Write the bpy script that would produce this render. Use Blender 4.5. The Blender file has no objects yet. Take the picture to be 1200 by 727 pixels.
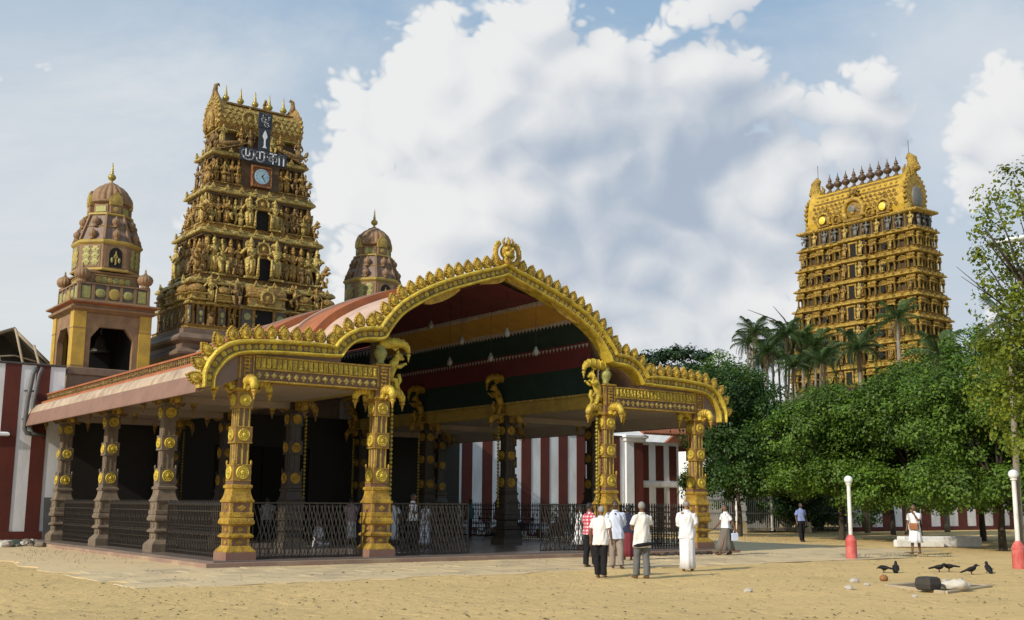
import bpy, bmesh, math, random
import numpy as np
from mathutils import Vector, Matrix, noise

random.seed(7)
sc = bpy.context.scene
COL = sc.collection
PI = math.pi

# ------------------------------------------------------------------ camera
# world axes: x runs along the porch front, y into the temple, z up; origin under the middle of the porch front
FPX, PITCH, ROLL, HEAD = 1320.9, 0.1696, 0.0069, 0.6335
CAM = Vector((-20.4686, -28.4298, 1.65))
_F = Vector((math.sin(HEAD)*math.cos(PITCH), math.cos(HEAD)*math.cos(PITCH), math.sin(PITCH)))
_R0 = Vector((math.cos(HEAD), -math.sin(HEAD), 0)); _U0 = _R0.cross(_F)
_R = _R0*math.cos(ROLL) + _U0*math.sin(ROLL); _U = -_R0*math.sin(ROLL) + _U0*math.cos(ROLL)
cd = bpy.data.cameras.new('camera'); cam = bpy.data.objects.new('camera', cd); COL.objects.link(cam)
cd.sensor_width = 36; cd.lens = FPX/1200*36; cd.clip_start = .1; cd.clip_end = 4000
cam.matrix_world = Matrix(((_R.x, _U.x, -_F.x, CAM.x), (_R.y, _U.y, -_F.y, CAM.y), (_R.z, _U.z, -_F.z, CAM.z), (0, 0, 0, 1)))
sc.camera = cam

def ray(u, v):
    return (_F*FPX + _R*(u-600) - _U*(v-363.5)).normalized()
def gpt(u, v, z=0.0):
    d = ray(u, v); t = (z-CAM.z)/d.z; return CAM + d*t
def ypt(u, v, y):
    d = ray(u, v); t = (y-CAM.y)/d.y; return CAM + d*t
def dpt(u, dist, z=0.0):
    d = ray(u, 589.0); h = Vector((d.x, d.y)).normalized(); return Vector((CAM.x+h.x*dist, CAM.y+h.y*dist, z))

# ------------------------------------------------------------------ view, sky, sun
sc.view_settings.view_transform = 'Standard'; sc.view_settings.look = 'None'
sc.view_settings.exposure = 0.0; sc.view_settings.gamma = 1.0
sc.view_settings.use_curve_mapping = False
SUN_DIR = Vector((-0.97, -0.15, 0.0)).normalized()          # towards the sun, on the ground
SUN_EL = math.radians(30)
sd = bpy.data.lights.new('sun', 'SUN'); sd.energy = 4.6; sd.angle = math.radians(1.2); sd.color = (1.0, .90, .75)
so = bpy.data.objects.new('sun', sd); COL.objects.link(so)
_sv = Vector((SUN_DIR.x*math.cos(SUN_EL), SUN_DIR.y*math.cos(SUN_EL), math.sin(SUN_EL)))
so.rotation_euler = (-_sv).to_track_quat('-Z', 'Y').to_euler()

world = bpy.data.worlds.new('World'); sc.world = world; world.use_nodes = True
wt = world.node_tree; wt.nodes.clear()
def wn(t, **k):
    n = wt.nodes.new(t)
    for a, b in k.items(): setattr(n, a, b)
    return n
wl = wt.links.new
sky = wn('ShaderNodeTexSky', sky_type='NISHITA'); sky.sun_disc = False
sky.sun_elevation = SUN_EL; sky.sun_rotation = math.atan2(SUN_DIR.x, SUN_DIR.y)
sky.air_density = 1.3; sky.dust_density = 2.5; sky.ozone_density = 1.2
def wmath(op, a, b=None, c=None, clamp=False):
    n = wn('ShaderNodeMath', operation=op); n.use_clamp = clamp
    for i, x in enumerate((a, b, c)):
        if x is None: continue
        if isinstance(x, (int, float)): n.inputs[i].default_value = x
        else: wl(x, n.inputs[i])
    return n.outputs[0]
def wrange(x, a, b, c=0.0, d=1.0):
    n = wn('ShaderNodeMapRange', interpolation_type='SMOOTHSTEP')
    wl(x, n.inputs[0])
    for i, q in enumerate((a, b, c, d)): n.inputs[i+1].default_value = q
    return n.outputs[0]
def wmix(f, a, b):
    n = wn('ShaderNodeMix', data_type='RGBA'); wl(f, n.inputs[0])
    for s, x in ((n.inputs[6], a), (n.inputs[7], b)):
        if isinstance(x, tuple): s.default_value = (*x, 1)
        else: wl(x, s)
    return n.outputs[2]
tc = wn('ShaderNodeTexCoord'); DIR = tc.outputs['Generated']
sep = wn('ShaderNodeSeparateXYZ'); wl(DIR, sep.inputs[0]); DZ = sep.outputs[2]
def wnoise(vec, scale, detail, rough, zs=1.0, off=(0, 0, 0), dist=0.0):
    m = wn('ShaderNodeMapping'); wl(vec, m.inputs[0]); m.inputs['Scale'].default_value = (1, 1, zs); m.inputs['Location'].default_value = off
    n = wn('ShaderNodeTexNoise'); wl(m.outputs[0], n.inputs[0])
    n.inputs['Scale'].default_value = scale; n.inputs['Detail'].default_value = detail; n.inputs['Roughness'].default_value = rough
    n.inputs['Distortion'].default_value = dist
    return n.outputs[0]
def wbillow(vec, scale, off):
    """puffy octave: folded noise, round tops and sharp creases"""
    m = wn('ShaderNodeMapping'); wl(vec, m.inputs[0]); m.inputs['Location'].default_value = off; m.inputs['Scale'].default_value = (1, 1, 1.15)
    n = wn('ShaderNodeTexNoise'); wl(m.outputs[0], n.inputs[0]); n.inputs['Scale'].default_value = scale; n.inputs['Detail'].default_value = 0.0
    return wmath('SUBTRACT', wmath('ABSOLUTE', wmath('SUBTRACT', n.outputs[0], .5)), .11)
def wblob(vec, u, v, rad, gain=1.0):
    """a round heap of cloud in the direction seen at (u, v), rad in pixels"""
    d = ray(u, v); n = wn('ShaderNodeVectorMath', operation='DISTANCE'); wl(vec, n.inputs[0]); n.inputs[1].default_value = d
    return wrange(n.outputs['Value'], rad*1.6/FPX, rad*.1/FPX, 0.0, gain)
def wmax(xs):
    o = xs[0]
    for x in xs[1:]: o = wmath('MAXIMUM', o, x)
    return o
base = wmix(wrange(DZ, 0.06, .52), (.72, .745, .765), (.30, .49, .71))       # pale tropical haze, bluer towards the zenith
skyc = wn('ShaderNodeVectorMath', operation='SCALE'); wl(sky.outputs[0], skyc.inputs[0]); skyc.inputs['Scale'].default_value = .10
base = wmix(wmath('ADD', .74, 0.0), skyc.outputs[0], base)
# thin high veil everywhere
veil = wrange(wnoise(DIR, 2.4, 7, .62, 2.4, (3, 1, 0), .5), .40, .70)
base = wmix(wmath('MULTIPLY', wmath('ADD', wmath('MULTIPLY', veil, .55), wmax([wblob(DIR, 60, 260, 330, .55), wblob(DIR, 1150, 130, 150, .4)]), None, True), .9), base, (.76, .79, .81))
# the heaped cloud: overlapping heaps roughened by billows and noise
heaps = [(515, 80, 80, .9), (455, 150, 85, .85), (600, 140, 150, 1.), (415, 235, 80, .72), (690, 105, 75, .9), (580, 250, 190, 1.), (740, 200, 150, 1.),
         (825, 130, 100, .9), (720, 330, 190, .95), (880, 240, 130, .85), (480, 320, 130, .7), (990, 170, 90, .56), (825, 10, 60, .56), (870, 350, 140, .7), (1150, 150, 110, .40), (-350, 300, 260, .7), (1600, 250, 300, .75), (2600, 200, 400, .7)]
def cfield(vec):
    h_ = wmax([wblob(vec, *h) for h in heaps])
    f = wmath('ADD', wmath('MULTIPLY', h_, 1.3), wmath('MULTIPLY', wbillow(vec, 9, (.3, .7, .1)), 1.7))
    return wmath('ADD', f, wmath('MULTIPLY', wbillow(vec, 21, (1.3, .2, .6)), 1.1))
coarse = cfield(DIR)
field = wmath('ADD', coarse, wmath('ADD', wmath('MULTIPLY', wbillow(DIR, 46, (.9, 1.2, .4)), .85), wmath('MULTIPLY', wbillow(DIR, 105, (.2, 2.2, 1.4)), .45)))
sh_v = wn('ShaderNodeVectorMath', operation='ADD'); wl(DIR, sh_v.inputs[0]); sh_v.inputs[1].default_value = tuple(-_R*.016 + _U*.018)
field2 = cfield(sh_v.outputs[0])
cmask = wrange(field, .40, .62)
nb = wnoise(DIR, 3.4, 4, .55, 1.2, (5.0, .4, 1.7), .2)
grey = wmax([wblob(DIR, 750, 260, 220, 1.0), wblob(DIR, 850, 190, 150, .9), wblob(DIR, 620, 340, 120, .5), wblob(DIR, 1010, 250, 170, .7)])
lit = wmath('MULTIPLY', wmath('SUBTRACT', wmath('ADD', wmath('MULTIPLY', coarse, .75), wmath('MULTIPLY', field, .25)), field2), .75)
body = wmath('ADD', wmath('ADD', wmath('MULTIPLY', grey, -.55), wmath('ADD', .80, wrange(DZ, .34, .16, 0.0, .24))), wmath('ADD', lit, wmath('MULTIPLY', wmath('SUBTRACT', nb, .5), .7)))
ccol = wmix(wrange(body, .0, .95), (.40, .475, .585), (.86, .86, .855))
# broad slate-blue patches to the right of the heap
slate = wmath('MULTIPLY', wmax([wblob(DIR, 1050, 240, 200, .8), wblob(DIR, 1130, 330, 150, .8), wblob(DIR, 870, 170, 90, .4)]), wrange(nb, .3, .62))
base = wmix(wmath('MULTIPLY', slate, .9), base, (.46, .56, .70))
col = wmix(wmath('MULTIPLY', cmask, .95), base, ccol)
bg = wn('ShaderNodeBackground'); wl(col, bg.inputs[0]); bg.inputs[1].default_value = 1.0
wo = wn('ShaderNodeOutputWorld'); wl(bg.outputs[0], wo.inputs[0])
world.cycles.sampling_method = 'MANUAL'; world.cycles.sample_map_resolution = 512

# ------------------------------------------------------------------ mesh builder
class MB:
    def __init__(s): s.v = []; s.f = []; s.m = []; s.s = []
    def add(s, vs, fs, mi=0, sm=False, M=None):
        b = len(s.v)
        if M is not None: vs = [tuple(M @ Vector(p)) for p in vs]
        s.v.extend([tuple(p) for p in vs])
        for k, f in enumerate(fs):
            s.f.append([b+i for i in f]); s.m.append(mi[k] if isinstance(mi, (list, tuple)) else mi); s.s.append(sm)
        return s
    def box(s, x0, x1, y0, y1, z0, z1, mi=0, M=None):
        return s.add([(x0, y0, z0), (x1, y0, z0), (x1, y1, z0), (x0, y1, z0), (x0, y0, z1), (x1, y0, z1), (x1, y1, z1), (x0, y1, z1)],
                     [(0, 3, 2, 1), (4, 5, 6, 7), (0, 1, 5, 4), (1, 2, 6, 5), (2, 3, 7, 6), (3, 0, 4, 7)], mi, False, M)
    def bevbox(s, x0, x1, y0, y1, z0, z1, b=.01, mi=0, M=None):
        hx, hy = (x1-x0)/2, (y1-y0)/2
        return s.rect([(-b, z0), (0, z0+b), (0, z1-b), (-b, z1)], hx, hy, (x0+x1)/2, (y0+y1)/2, mi, M=M)
    def rings(s, R, mi=0, cap0=True, cap1=True, sm=False, closed=True, M=None):
        n = len(R[0]); vs = [p for r in R for p in r]; fs = []; mm = []
        for i in range(len(R)-1):
            for j in range(n if closed else n-1):
                k = (j+1) % n
                fs.append((i*n+j, i*n+k, (i+1)*n+k, (i+1)*n+j)); mm.append(mi[i] if isinstance(mi, (list, tuple)) else mi)
        if cap0: fs.append(tuple(range(n-1, -1, -1))); mm.append(mm[0])
        if cap1: fs.append(tuple((len(R)-1)*n+j for j in range(n))); mm.append(mm[-1])
        return s.add(vs, fs, mm, sm, M)
    def rect(s, prof, hx, hy, cx=0, cy=0, mi=0, cap0=True, cap1=True, M=None):
        """a moulding profile [(offset, z)] carried round a rectangle"""
        R = [[(cx-hx-o, cy-hy-o, z), (cx+hx+o, cy-hy-o, z), (cx+hx+o, cy+hy+o, z), (cx-hx-o, cy+hy+o, z)] for o, z in prof]
        return s.rings(R, mi, cap0, cap1, False, True, M)
    def ngon(s, prof, n, cx=0, cy=0, mi=0, rot=0.0, sx=1.0, sy=1.0, sm=False, flute=0.0, nf=0, M=None):
        """profile [(radius, z)] turned with n sides"""
        R = []
        for r, z in prof:
            ring = []
            for j in range(n):
                a = rot + 2*PI*j/n
                rr = r*(1+flute*abs(math.cos(a*nf/2))) if nf else r
                ring.append((cx+rr*math.cos(a)*sx, cy+rr*math.sin(a)*sy, z))
            R.append(ring)
        return s.rings(R, mi, True, True, sm, True, M)
    def tube(s, path, rad, n=8, mi=0, sm=True, M=None, flat=1.0):
        P = [Vector(p) for p in path]; R = []
        if not isinstance(rad, (list, tuple)): rad = [rad]*len(P)
        t0 = (P[1]-P[0]).normalized(); up = Vector((0, 0, 1)) if abs(t0.z) < .9 else Vector((1, 0, 0))
        a = t0.cross(up).normalized()
        for i, p in enumerate(P):
            t = (P[min(i+1, len(P)-1)]-P[max(i-1, 0)])
            t = t.normalized() if t.length > 1e-9 else t0
            a = (a - t*a.dot(t)); a = a.normalized() if a.length > 1e-6 else t.orthogonal().normalized()
            b = t.cross(a)
            R.append([tuple(p + (a*math.cos(2*PI*j/n) + b*math.sin(2*PI*j/n)*flat)*rad[i]) for j in range(n)])
        return s.rings(R, mi, True, True, sm, True, M)
    def ell(s, c, r, nu=10, nv=7, mi=0, M=None):
        if not isinstance(r, (list, tuple)): r = (r, r, r)
        R = []
        for i in range(nv+1):
            t = -PI/2 + PI*i/nv; k = max(math.cos(t), .02)
            R.append([(c[0]+r[0]*k*math.cos(2*PI*j/nu), c[1]+r[1]*k*math.sin(2*PI*j/nu), c[2]+r[2]*math.sin(t)) for j in range(nu)])
        return s.rings(R, mi, True, True, True, True, M)
    def poly(s, pts, d0, d1, mi=0, ax='y', M=None):
        """2-D outline extruded; ax y: (x,z) outline, ax x: (y,z), ax z: (x,y)"""
        f = {'y': lambda p, d: (p[0], d, p[1]), 'x': lambda p, d: (d, p[0], p[1]), 'z': lambda p, d: (p[0], p[1], d)}[ax]
        n = len(pts); vs = [f(p, d0) for p in pts] + [f(p, d1) for p in pts]
        fs = [tuple(range(n)), tuple(range(2*n-1, n-1, -1))] + [(j, j+n, (j+1) % n+n, (j+1) % n) for j in range(n)]
        return s.add(vs, fs, mi, False, M)
    def data(s, name, mats):
        me = bpy.data.meshes.new(name); me.from_pydata(s.v, [], s.f)
        for m in (mats if isinstance(mats, (list, tuple)) else [mats]): me.materials.append(m)
        me.polygons.foreach_set('material_index', s.m); me.polygons.foreach_set('use_smooth', s.s)
        bm = bmesh.new(); bm.from_mesh(me); bmesh.ops.recalc_face_normals(bm, faces=bm.faces); bm.to_mesh(me); bm.free()
        me.update(); return me

def link(name, data, parent=None, loc=(0, 0, 0), rot=(0, 0, 0), scale=(1, 1, 1)):
    o = bpy.data.objects.new(name, data); COL.objects.link(o); o.parent = parent
    o.location = loc; o.rotation_euler = rot; o.scale = scale if isinstance(scale, (tuple, list)) else (scale,)*3
    return o
def obj(name, mb, mats, parent=None, loc=(0, 0, 0), rot=(0, 0, 0), scale=(1, 1, 1)):
    return link(name, mb.data(name, mats), parent, loc, rot, scale)
def tag(o, label=None, cat=None, group=None, kind=None):
    if label: o['label'] = label
    if cat: o['category'] = cat
    if group: o['group'] = group
    if kind: o['kind'] = kind
    return o
def thing(name, label, cat, loc=(0, 0, 0), rz=0.0, group=None):
    return tag(link(name, None, None, loc, (0, 0, rz)), label, cat, group)
def kids(o): return [c for c in bpy.data.objects if c.parent is o]

# ------------------------------------------------------------------ materials
def mat(name, c1, c2=None, scale=4.0, rough=.6, metal=0.0, bump=0.0, bscale=30.0, grime=None, gs=1.2, ga=.5, isl=False, spec=.5, stretch=(1, 1, 1), carve=None):
    m = bpy.data.materials.new(name); m.use_nodes = True; t = m.node_tree; b = t.nodes['Principled BSDF']; L = t.links.new
    def N(ty, **k):
        n = t.nodes.new(ty)
        for a, q in k.items(): setattr(n, a, q)
        return n
    c2 = c2 or tuple(x*.72 for x in c1)
    tcn = N('ShaderNodeTexCoord'); oi = N('ShaderNodeObjectInfo')
    sc1 = N('ShaderNodeVectorMath', operation='MULTIPLY_ADD'); L(tcn.outputs['Object'], sc1.inputs[0]); sc1.inputs[1].default_value = stretch
    cb = N('ShaderNodeCombineXYZ'); mu = N('ShaderNodeMath', operation='MULTIPLY'); L(oi.outputs['Random'], mu.inputs[0]); mu.inputs[1].default_value = 37.0
    for i in range(3): L(mu.outputs[0], cb.inputs[i])
    L(cb.outputs[0], sc1.inputs[2])
    V = sc1.outputs[0]
    def noi(s, d=5, r=.6):
        n = N('ShaderNodeTexNoise'); L(V, n.inputs[0]); n.inputs['Scale'].default_value = s; n.inputs['Detail'].default_value = d; n.inputs['Roughness'].default_value = r; return n.outputs[0]
    def rng(x, a, bb):
        n = N('ShaderNodeMapRange'); n.clamp = True; L(x, n.inputs[0]); n.inputs[1].default_value = a; n.inputs[2].default_value = bb; return n.outputs[0]
    def mix(f, a, bb):
        n = N('ShaderNodeMix', data_type='RGBA'); L(f, n.inputs[0])
        for s_, x in ((n.inputs[6], a), (n.inputs[7], bb)):
            if isinstance(x, tuple): s_.default_value = (*x, 1)
            else: L(x, s_)
        return n.outputs[2]
    f = rng(noi(scale), .3, .7)
    col = mix(f, c1, c2)
    if isl:
        g = N('ShaderNodeNewGeometry'); col2 = mix(g.outputs['Random Per Island'], col, tuple(min(1, x*1.35) for x in c1)); col = col2
    if grime:
        gm = N('ShaderNodeMath', operation='MULTIPLY'); L(rng(noi(gs, 8, .68), .46, .70), gm.inputs[0]); gm.inputs[1].default_value = ga
        col = mix(gm.outputs[0], col, grime)
    L(col, b.inputs['Base Color'])
    rr = N('ShaderNodeMapRange'); L(noi(scale*2.3, 4), rr.inputs[0]); rr.inputs[3].default_value = max(.05, rough-.12); rr.inputs[4].default_value = min(1, rough+.15)
    L(rr.outputs[0], b.inputs['Roughness']); b.inputs['Metallic'].default_value = metal; b.inputs['Specular IOR Level'].default_value = spec
    if carve:
        vo = N('ShaderNodeTexVoronoi', feature='F1'); L(V, vo.inputs['Vector']); vo.inputs['Scale'].default_value = carve[0]
        v2 = N('ShaderNodeTexWave', wave_type='RINGS'); L(V, v2.inputs[0]); v2.inputs['Scale'].default_value = carve[0]*.35; v2.inputs['Distortion'].default_value = 9.0; v2.inputs['Detail'].default_value = 2.0
        ad = N('ShaderNodeMath', operation='MULTIPLY_ADD'); L(v2.outputs['Fac'], ad.inputs[0]); ad.inputs[1].default_value = .45; L(vo.outputs['Distance'], ad.inputs[2])
        cb_ = N('ShaderNodeBump'); cb_.inputs['Strength'].default_value = carve[1]; cb_.inputs['Distance'].default_value = carve[2]; cb_.invert = True
        L(ad.outputs[0], cb_.inputs['Height']); L(cb_.outputs[0], b.inputs['Normal'])
    if bump and not carve:
        bn = N('ShaderNodeBump'); bn.inputs['Strength'].default_value = min(1, bump); bn.inputs['Distance'].default_value = .02
        L(noi(bscale, 6, .65), bn.inputs['Height']); L(bn.outputs[0], b.inputs['Normal'])
    return m

M = {}
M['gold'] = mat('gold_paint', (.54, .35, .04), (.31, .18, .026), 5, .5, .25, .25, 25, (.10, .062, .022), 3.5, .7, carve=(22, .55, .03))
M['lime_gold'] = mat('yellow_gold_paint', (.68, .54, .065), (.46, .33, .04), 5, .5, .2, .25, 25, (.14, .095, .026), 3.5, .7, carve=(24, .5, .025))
M['brown'] = mat('brown_paint', (.20, .105, .055), (.15, .08, .045), 5, .6, 0, .2, 30, (.09, .06, .04), 2, .4)
M['block_gold'] = mat('ochre_block_paint', (.33, .20, .045), (.22, .125, .04), 5, .5, .15, .25, 25, (.12, .07, .03), 3, .5)
M['mauve'] = mat('mauve_brown_paint', (.20, .135, .105), (.155, .105, .085), 4, .6, 0, .2, 20, (.10, .08, .07), 1.5, .4)
M['frieze_brown'] = mat('frieze_brown', (.16, .09, .05), (.11, .065, .04), 5, .6)
M['plinth'] = mat('plinth_red_brown', (.23, .12, .085), (.17, .09, .07), 3, .65, 0, .2, 20, (.32, .25, .17), 1.5, .4)
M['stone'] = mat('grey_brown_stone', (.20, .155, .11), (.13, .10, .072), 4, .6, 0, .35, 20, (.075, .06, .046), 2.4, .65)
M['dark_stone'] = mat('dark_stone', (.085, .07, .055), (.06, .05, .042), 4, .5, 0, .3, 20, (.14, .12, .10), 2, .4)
M['inner_stone'] = mat('shaded_column_stone', (.055, .043, .032), (.038, .03, .024), 4, .5, 0, .3, 20)  # darker than the side columns: the hall's shade put into the stone colour
M['kerb'] = mat('kerb_pink', (.265, .175, .135), (.21, .14, .11), 2, .8, 0, .3, 15, (.42, .33, .21), 1.0, .75)
M['floor'] = mat('porch_floor', (.17, .14, .125), (.13, .11, .10), 1.5, .28, 0, .08, 10, (.24, .20, .16), .8, .5)
M['soffit'] = mat('soffit_plaster', (.37, .30, .24), (.31, .25, .20), 1.2, .85, 0, .15, 8, (.22, .175, .14), .7, .5)
M['eave_pale'] = mat('stained_eave_plaster', (.46, .375, .28), (.36, .265, .19), 1.6, .85, 0, .3, 8, (.15, .105, .08), 2.2, .85, stretch=(1, 1, .3))
M['eave_pink'] = mat('pink_drip_band', (.235, .135, .10), (.185, .105, .08), 1.5, .8, 0, .2, 10, (.13, .09, .07), 1.6, .65)
M['orange'] = mat('terracotta_paint', (.38, .125, .042), (.28, .088, .033), 2, .75, 0, .3, 18, (.15, .075, .045), 1.6, .6)
M['vault_pale'] = mat('pale_pink_plaster', (.52, .385, .31), (.44, .305, .24), 1.2, .85, 0, .25, 10, (.25, .165, .125), 1.4, .6)
M['maroon_cloth'] = mat('maroon_cloth', (.12, .020, .025), (.08, .014, .018), 2, .95)
M['yellow_cloth'] = mat('yellow_cloth', (.44, .25, .04), (.33, .18, .032), 2, .95)
M['green_cloth'] = mat('dark_green_cloth', (.008, .032, .026), (.006, .02, .017), 2, .95)
M['white_cloth'] = mat('white_fringe', (.42, .41, .40), (.34, .33, .33), 6, .95)
M['hall_shade'] = mat('hall_wall_shade', (.012, .009, .007), (.008, .006, .005), 3, .6)  # near-black wall colour carries the shade of the hall
M['hole_shade'] = mat('recess_shade_black', (.006, .005, .005), (.004, .004, .004), 3, .9)  # near-black standing in for the shade inside openings
M['iron'] = mat('black_iron', (.025, .024, .022), (.05, .04, .03), 8, .45, .4, .2, 40)
M['white_wall'] = mat('white_lime_wash', (.76, .78, .82), (.66, .68, .72), 1.0, .85, 0, .2, 6, (.40, .39, .38), 1.2, .55, stretch=(1, 1, .3))
M['red_wall'] = mat('maroon_lime_wash', (.115, .022, .013), (.08, .015, .010), 1.3, .85, 0, .2, 6, (.06, .022, .016), .9, .5)
M['sculpt'] = mat('ochre_sculpture', (.46, .29, .065), (.22, .125, .035), 9, .55, .15, .6, 22, (.065, .042, .02), 5, .75, carve=(14, .8, .05))
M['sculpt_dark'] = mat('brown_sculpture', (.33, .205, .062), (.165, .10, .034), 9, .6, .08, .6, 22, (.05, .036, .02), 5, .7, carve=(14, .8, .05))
M['sculpt_pale'] = mat('pale_gold_sculpture', (.56, .44, .12), (.30, .205, .055), 9, .55, .15, .55, 22, (.09, .06, .025), 5, .7, carve=(14, .7, .05))
M['cornice_gold'] = mat('pale_green_gold', (.52, .42, .125), (.30, .215, .06), 5, .55, .15, .4, 16, (.08, .056, .028), 3.5, .75, carve=(9, .8, .05))
M['tower_core'] = mat('tower_core_shade', (.115, .07, .032), (.06, .038, .02), 3, .7, 0, .3, 15)  # dark wall tone paints the shade behind the sculptures
M['base_brown'] = mat('moulded_base_brown', (.165, .11, .08), (.11, .075, .055), 3, .6, 0, .3, 15, (.25, .19, .10), 1.6, .35)
M['fin'] = mat('finial_gold', (.36, .29, .055), (.25, .19, .04), 5, .4, .4)
M['sg_gold'] = mat('bright_gold_paint', (.50, .345, .05), (.27, .165, .026), 5, .6, .08, .5, 14, (.08, .052, .02), 3.0, .8, carve=(7, .9, .08))
M['sg_deep'] = mat('deep_gold_paint', (.33, .20, .025), (.17, .098, .016), 5, .55, .12, .5, 14, (.045, .03, .013), 3.0, .85, carve=(7, .9, .08))
M['sg_roof'] = mat('smooth_gold_roof', (.56, .38, .04), (.40, .25, .028), 2.5, .5, .15, .4, 6, (.16, .10, .02), 1.6, .6)
M['sg_dark'] = mat('gold_recess_shade', (.06, .037, .015), (.032, .021, .011), 3, .8)  # dark brown painted where shade falls between the gold bays
M['slate_sculpt'] = mat('grey_blue_sculpture', (.14, .15, .14), (.10, .10, .09), 3, .6)
M['copper'] = mat('copper_finial', (.115, .075, .045), (.08, .052, .035), 4, .5, .3)
M['bt_brown'] = mat('bell_tower_brown', (.27, .165, .082), (.19, .113, .06), 3, .7, 0, .25, 12, (.095, .066, .042), 1.8, .6)
M['bt_gold'] = mat('bell_tower_gold', (.43, .32, .07), (.32, .225, .05), 3, .55, .1, .25, 12, (.16, .11, .05), 1.8, .6)
M['bt_yellow'] = mat('mustard_column', (.50, .33, .04), (.41, .26, .032), 2, .6, 0, .15, 8, (.20, .13, .05), 1.3, .6)
M['bt_green'] = mat('green_gold_relief', (.20, .22, .075), (.34, .32, .10), 9, .55, .1, .5, 12)
M['slate'] = mat('slate_sign', (.022, .032, .045), (.016, .022, .032), 3, .4)
M['letters'] = mat('pale_letters', (.72, .76, .80), (.62, .66, .70), 5, .5)
M['dial'] = mat('clock_dial', (.36, .56, .70), (.30, .48, .62), 2, .4)
M['clock_case'] = mat('clock_case_red_brown', (.21, .07, .035), (.16, .05, .03), 3, .6)
M['black'] = mat('black_paint', (.015, .015, .016), None, 5, .5)
M['bark'] = mat('bark', (.055, .042, .03), (.03, .024, .018), 8, .9, 0, .8, 14)
M['pale_bark'] = mat('palm_bark', (.24, .21, .17), (.16, .14, .11), 6, .9, 0, .5, 12)
M['grey_pipe'] = mat('grey_pipe', (.11, .115, .12), (.075, .08, .083), 3, .6, .1)
M['timber'] = mat('weathered_timber', (.36, .30, .22), (.26, .21, .15), 4, .85)
M['thatch'] = mat('dark_sheet_roof', (.06, .055, .05), (.035, .032, .03), 5, .85)
M['tile_roof'] = mat('red_roof_tile', (.27, .10, .055), (.19, .07, .04), 3, .85, 0, .3, 8)
M['white_paint'] = mat('white_paint', (.74, .75, .74), (.64, .65, .64), 3, .6, 0, .15, 20, (.35, .33, .30), 2.0, .5)
M['grey_bar'] = mat('dull_grey_bars', (.30, .30, .29), (.22, .22, .21), 4, .7)
M['red_paint'] = mat('faded_red_paint', (.50, .085, .075), (.42, .07, .065), 4, .6, 0, .15, 20, (.60, .30, .26), 3, .5)
M['ylw_stain'] = mat('yellow_stained_post', (.58, .44, .14), (.68, .64, .52), 2, .8)
M['globe'] = mat('milk_glass', (.70, .76, .78), (.64, .70, .72), 2, .2)
M['glass_lamp'] = mat('clear_lamp_glass', (.22, .22, .20), (.15, .15, .14), 2, .12)
# ------------------------------------------------------------------ porch (hall) of the temple
PX = (-8.49, -4.32, 4.32, 8.49); PY = (0.0, 5.56, 11.12, 16.68); PLAT = .15
porch = thing('temple_porch', 'golden porch with ogee arched gable, carved pillars and pink eaves', 'temple porch')

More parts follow.
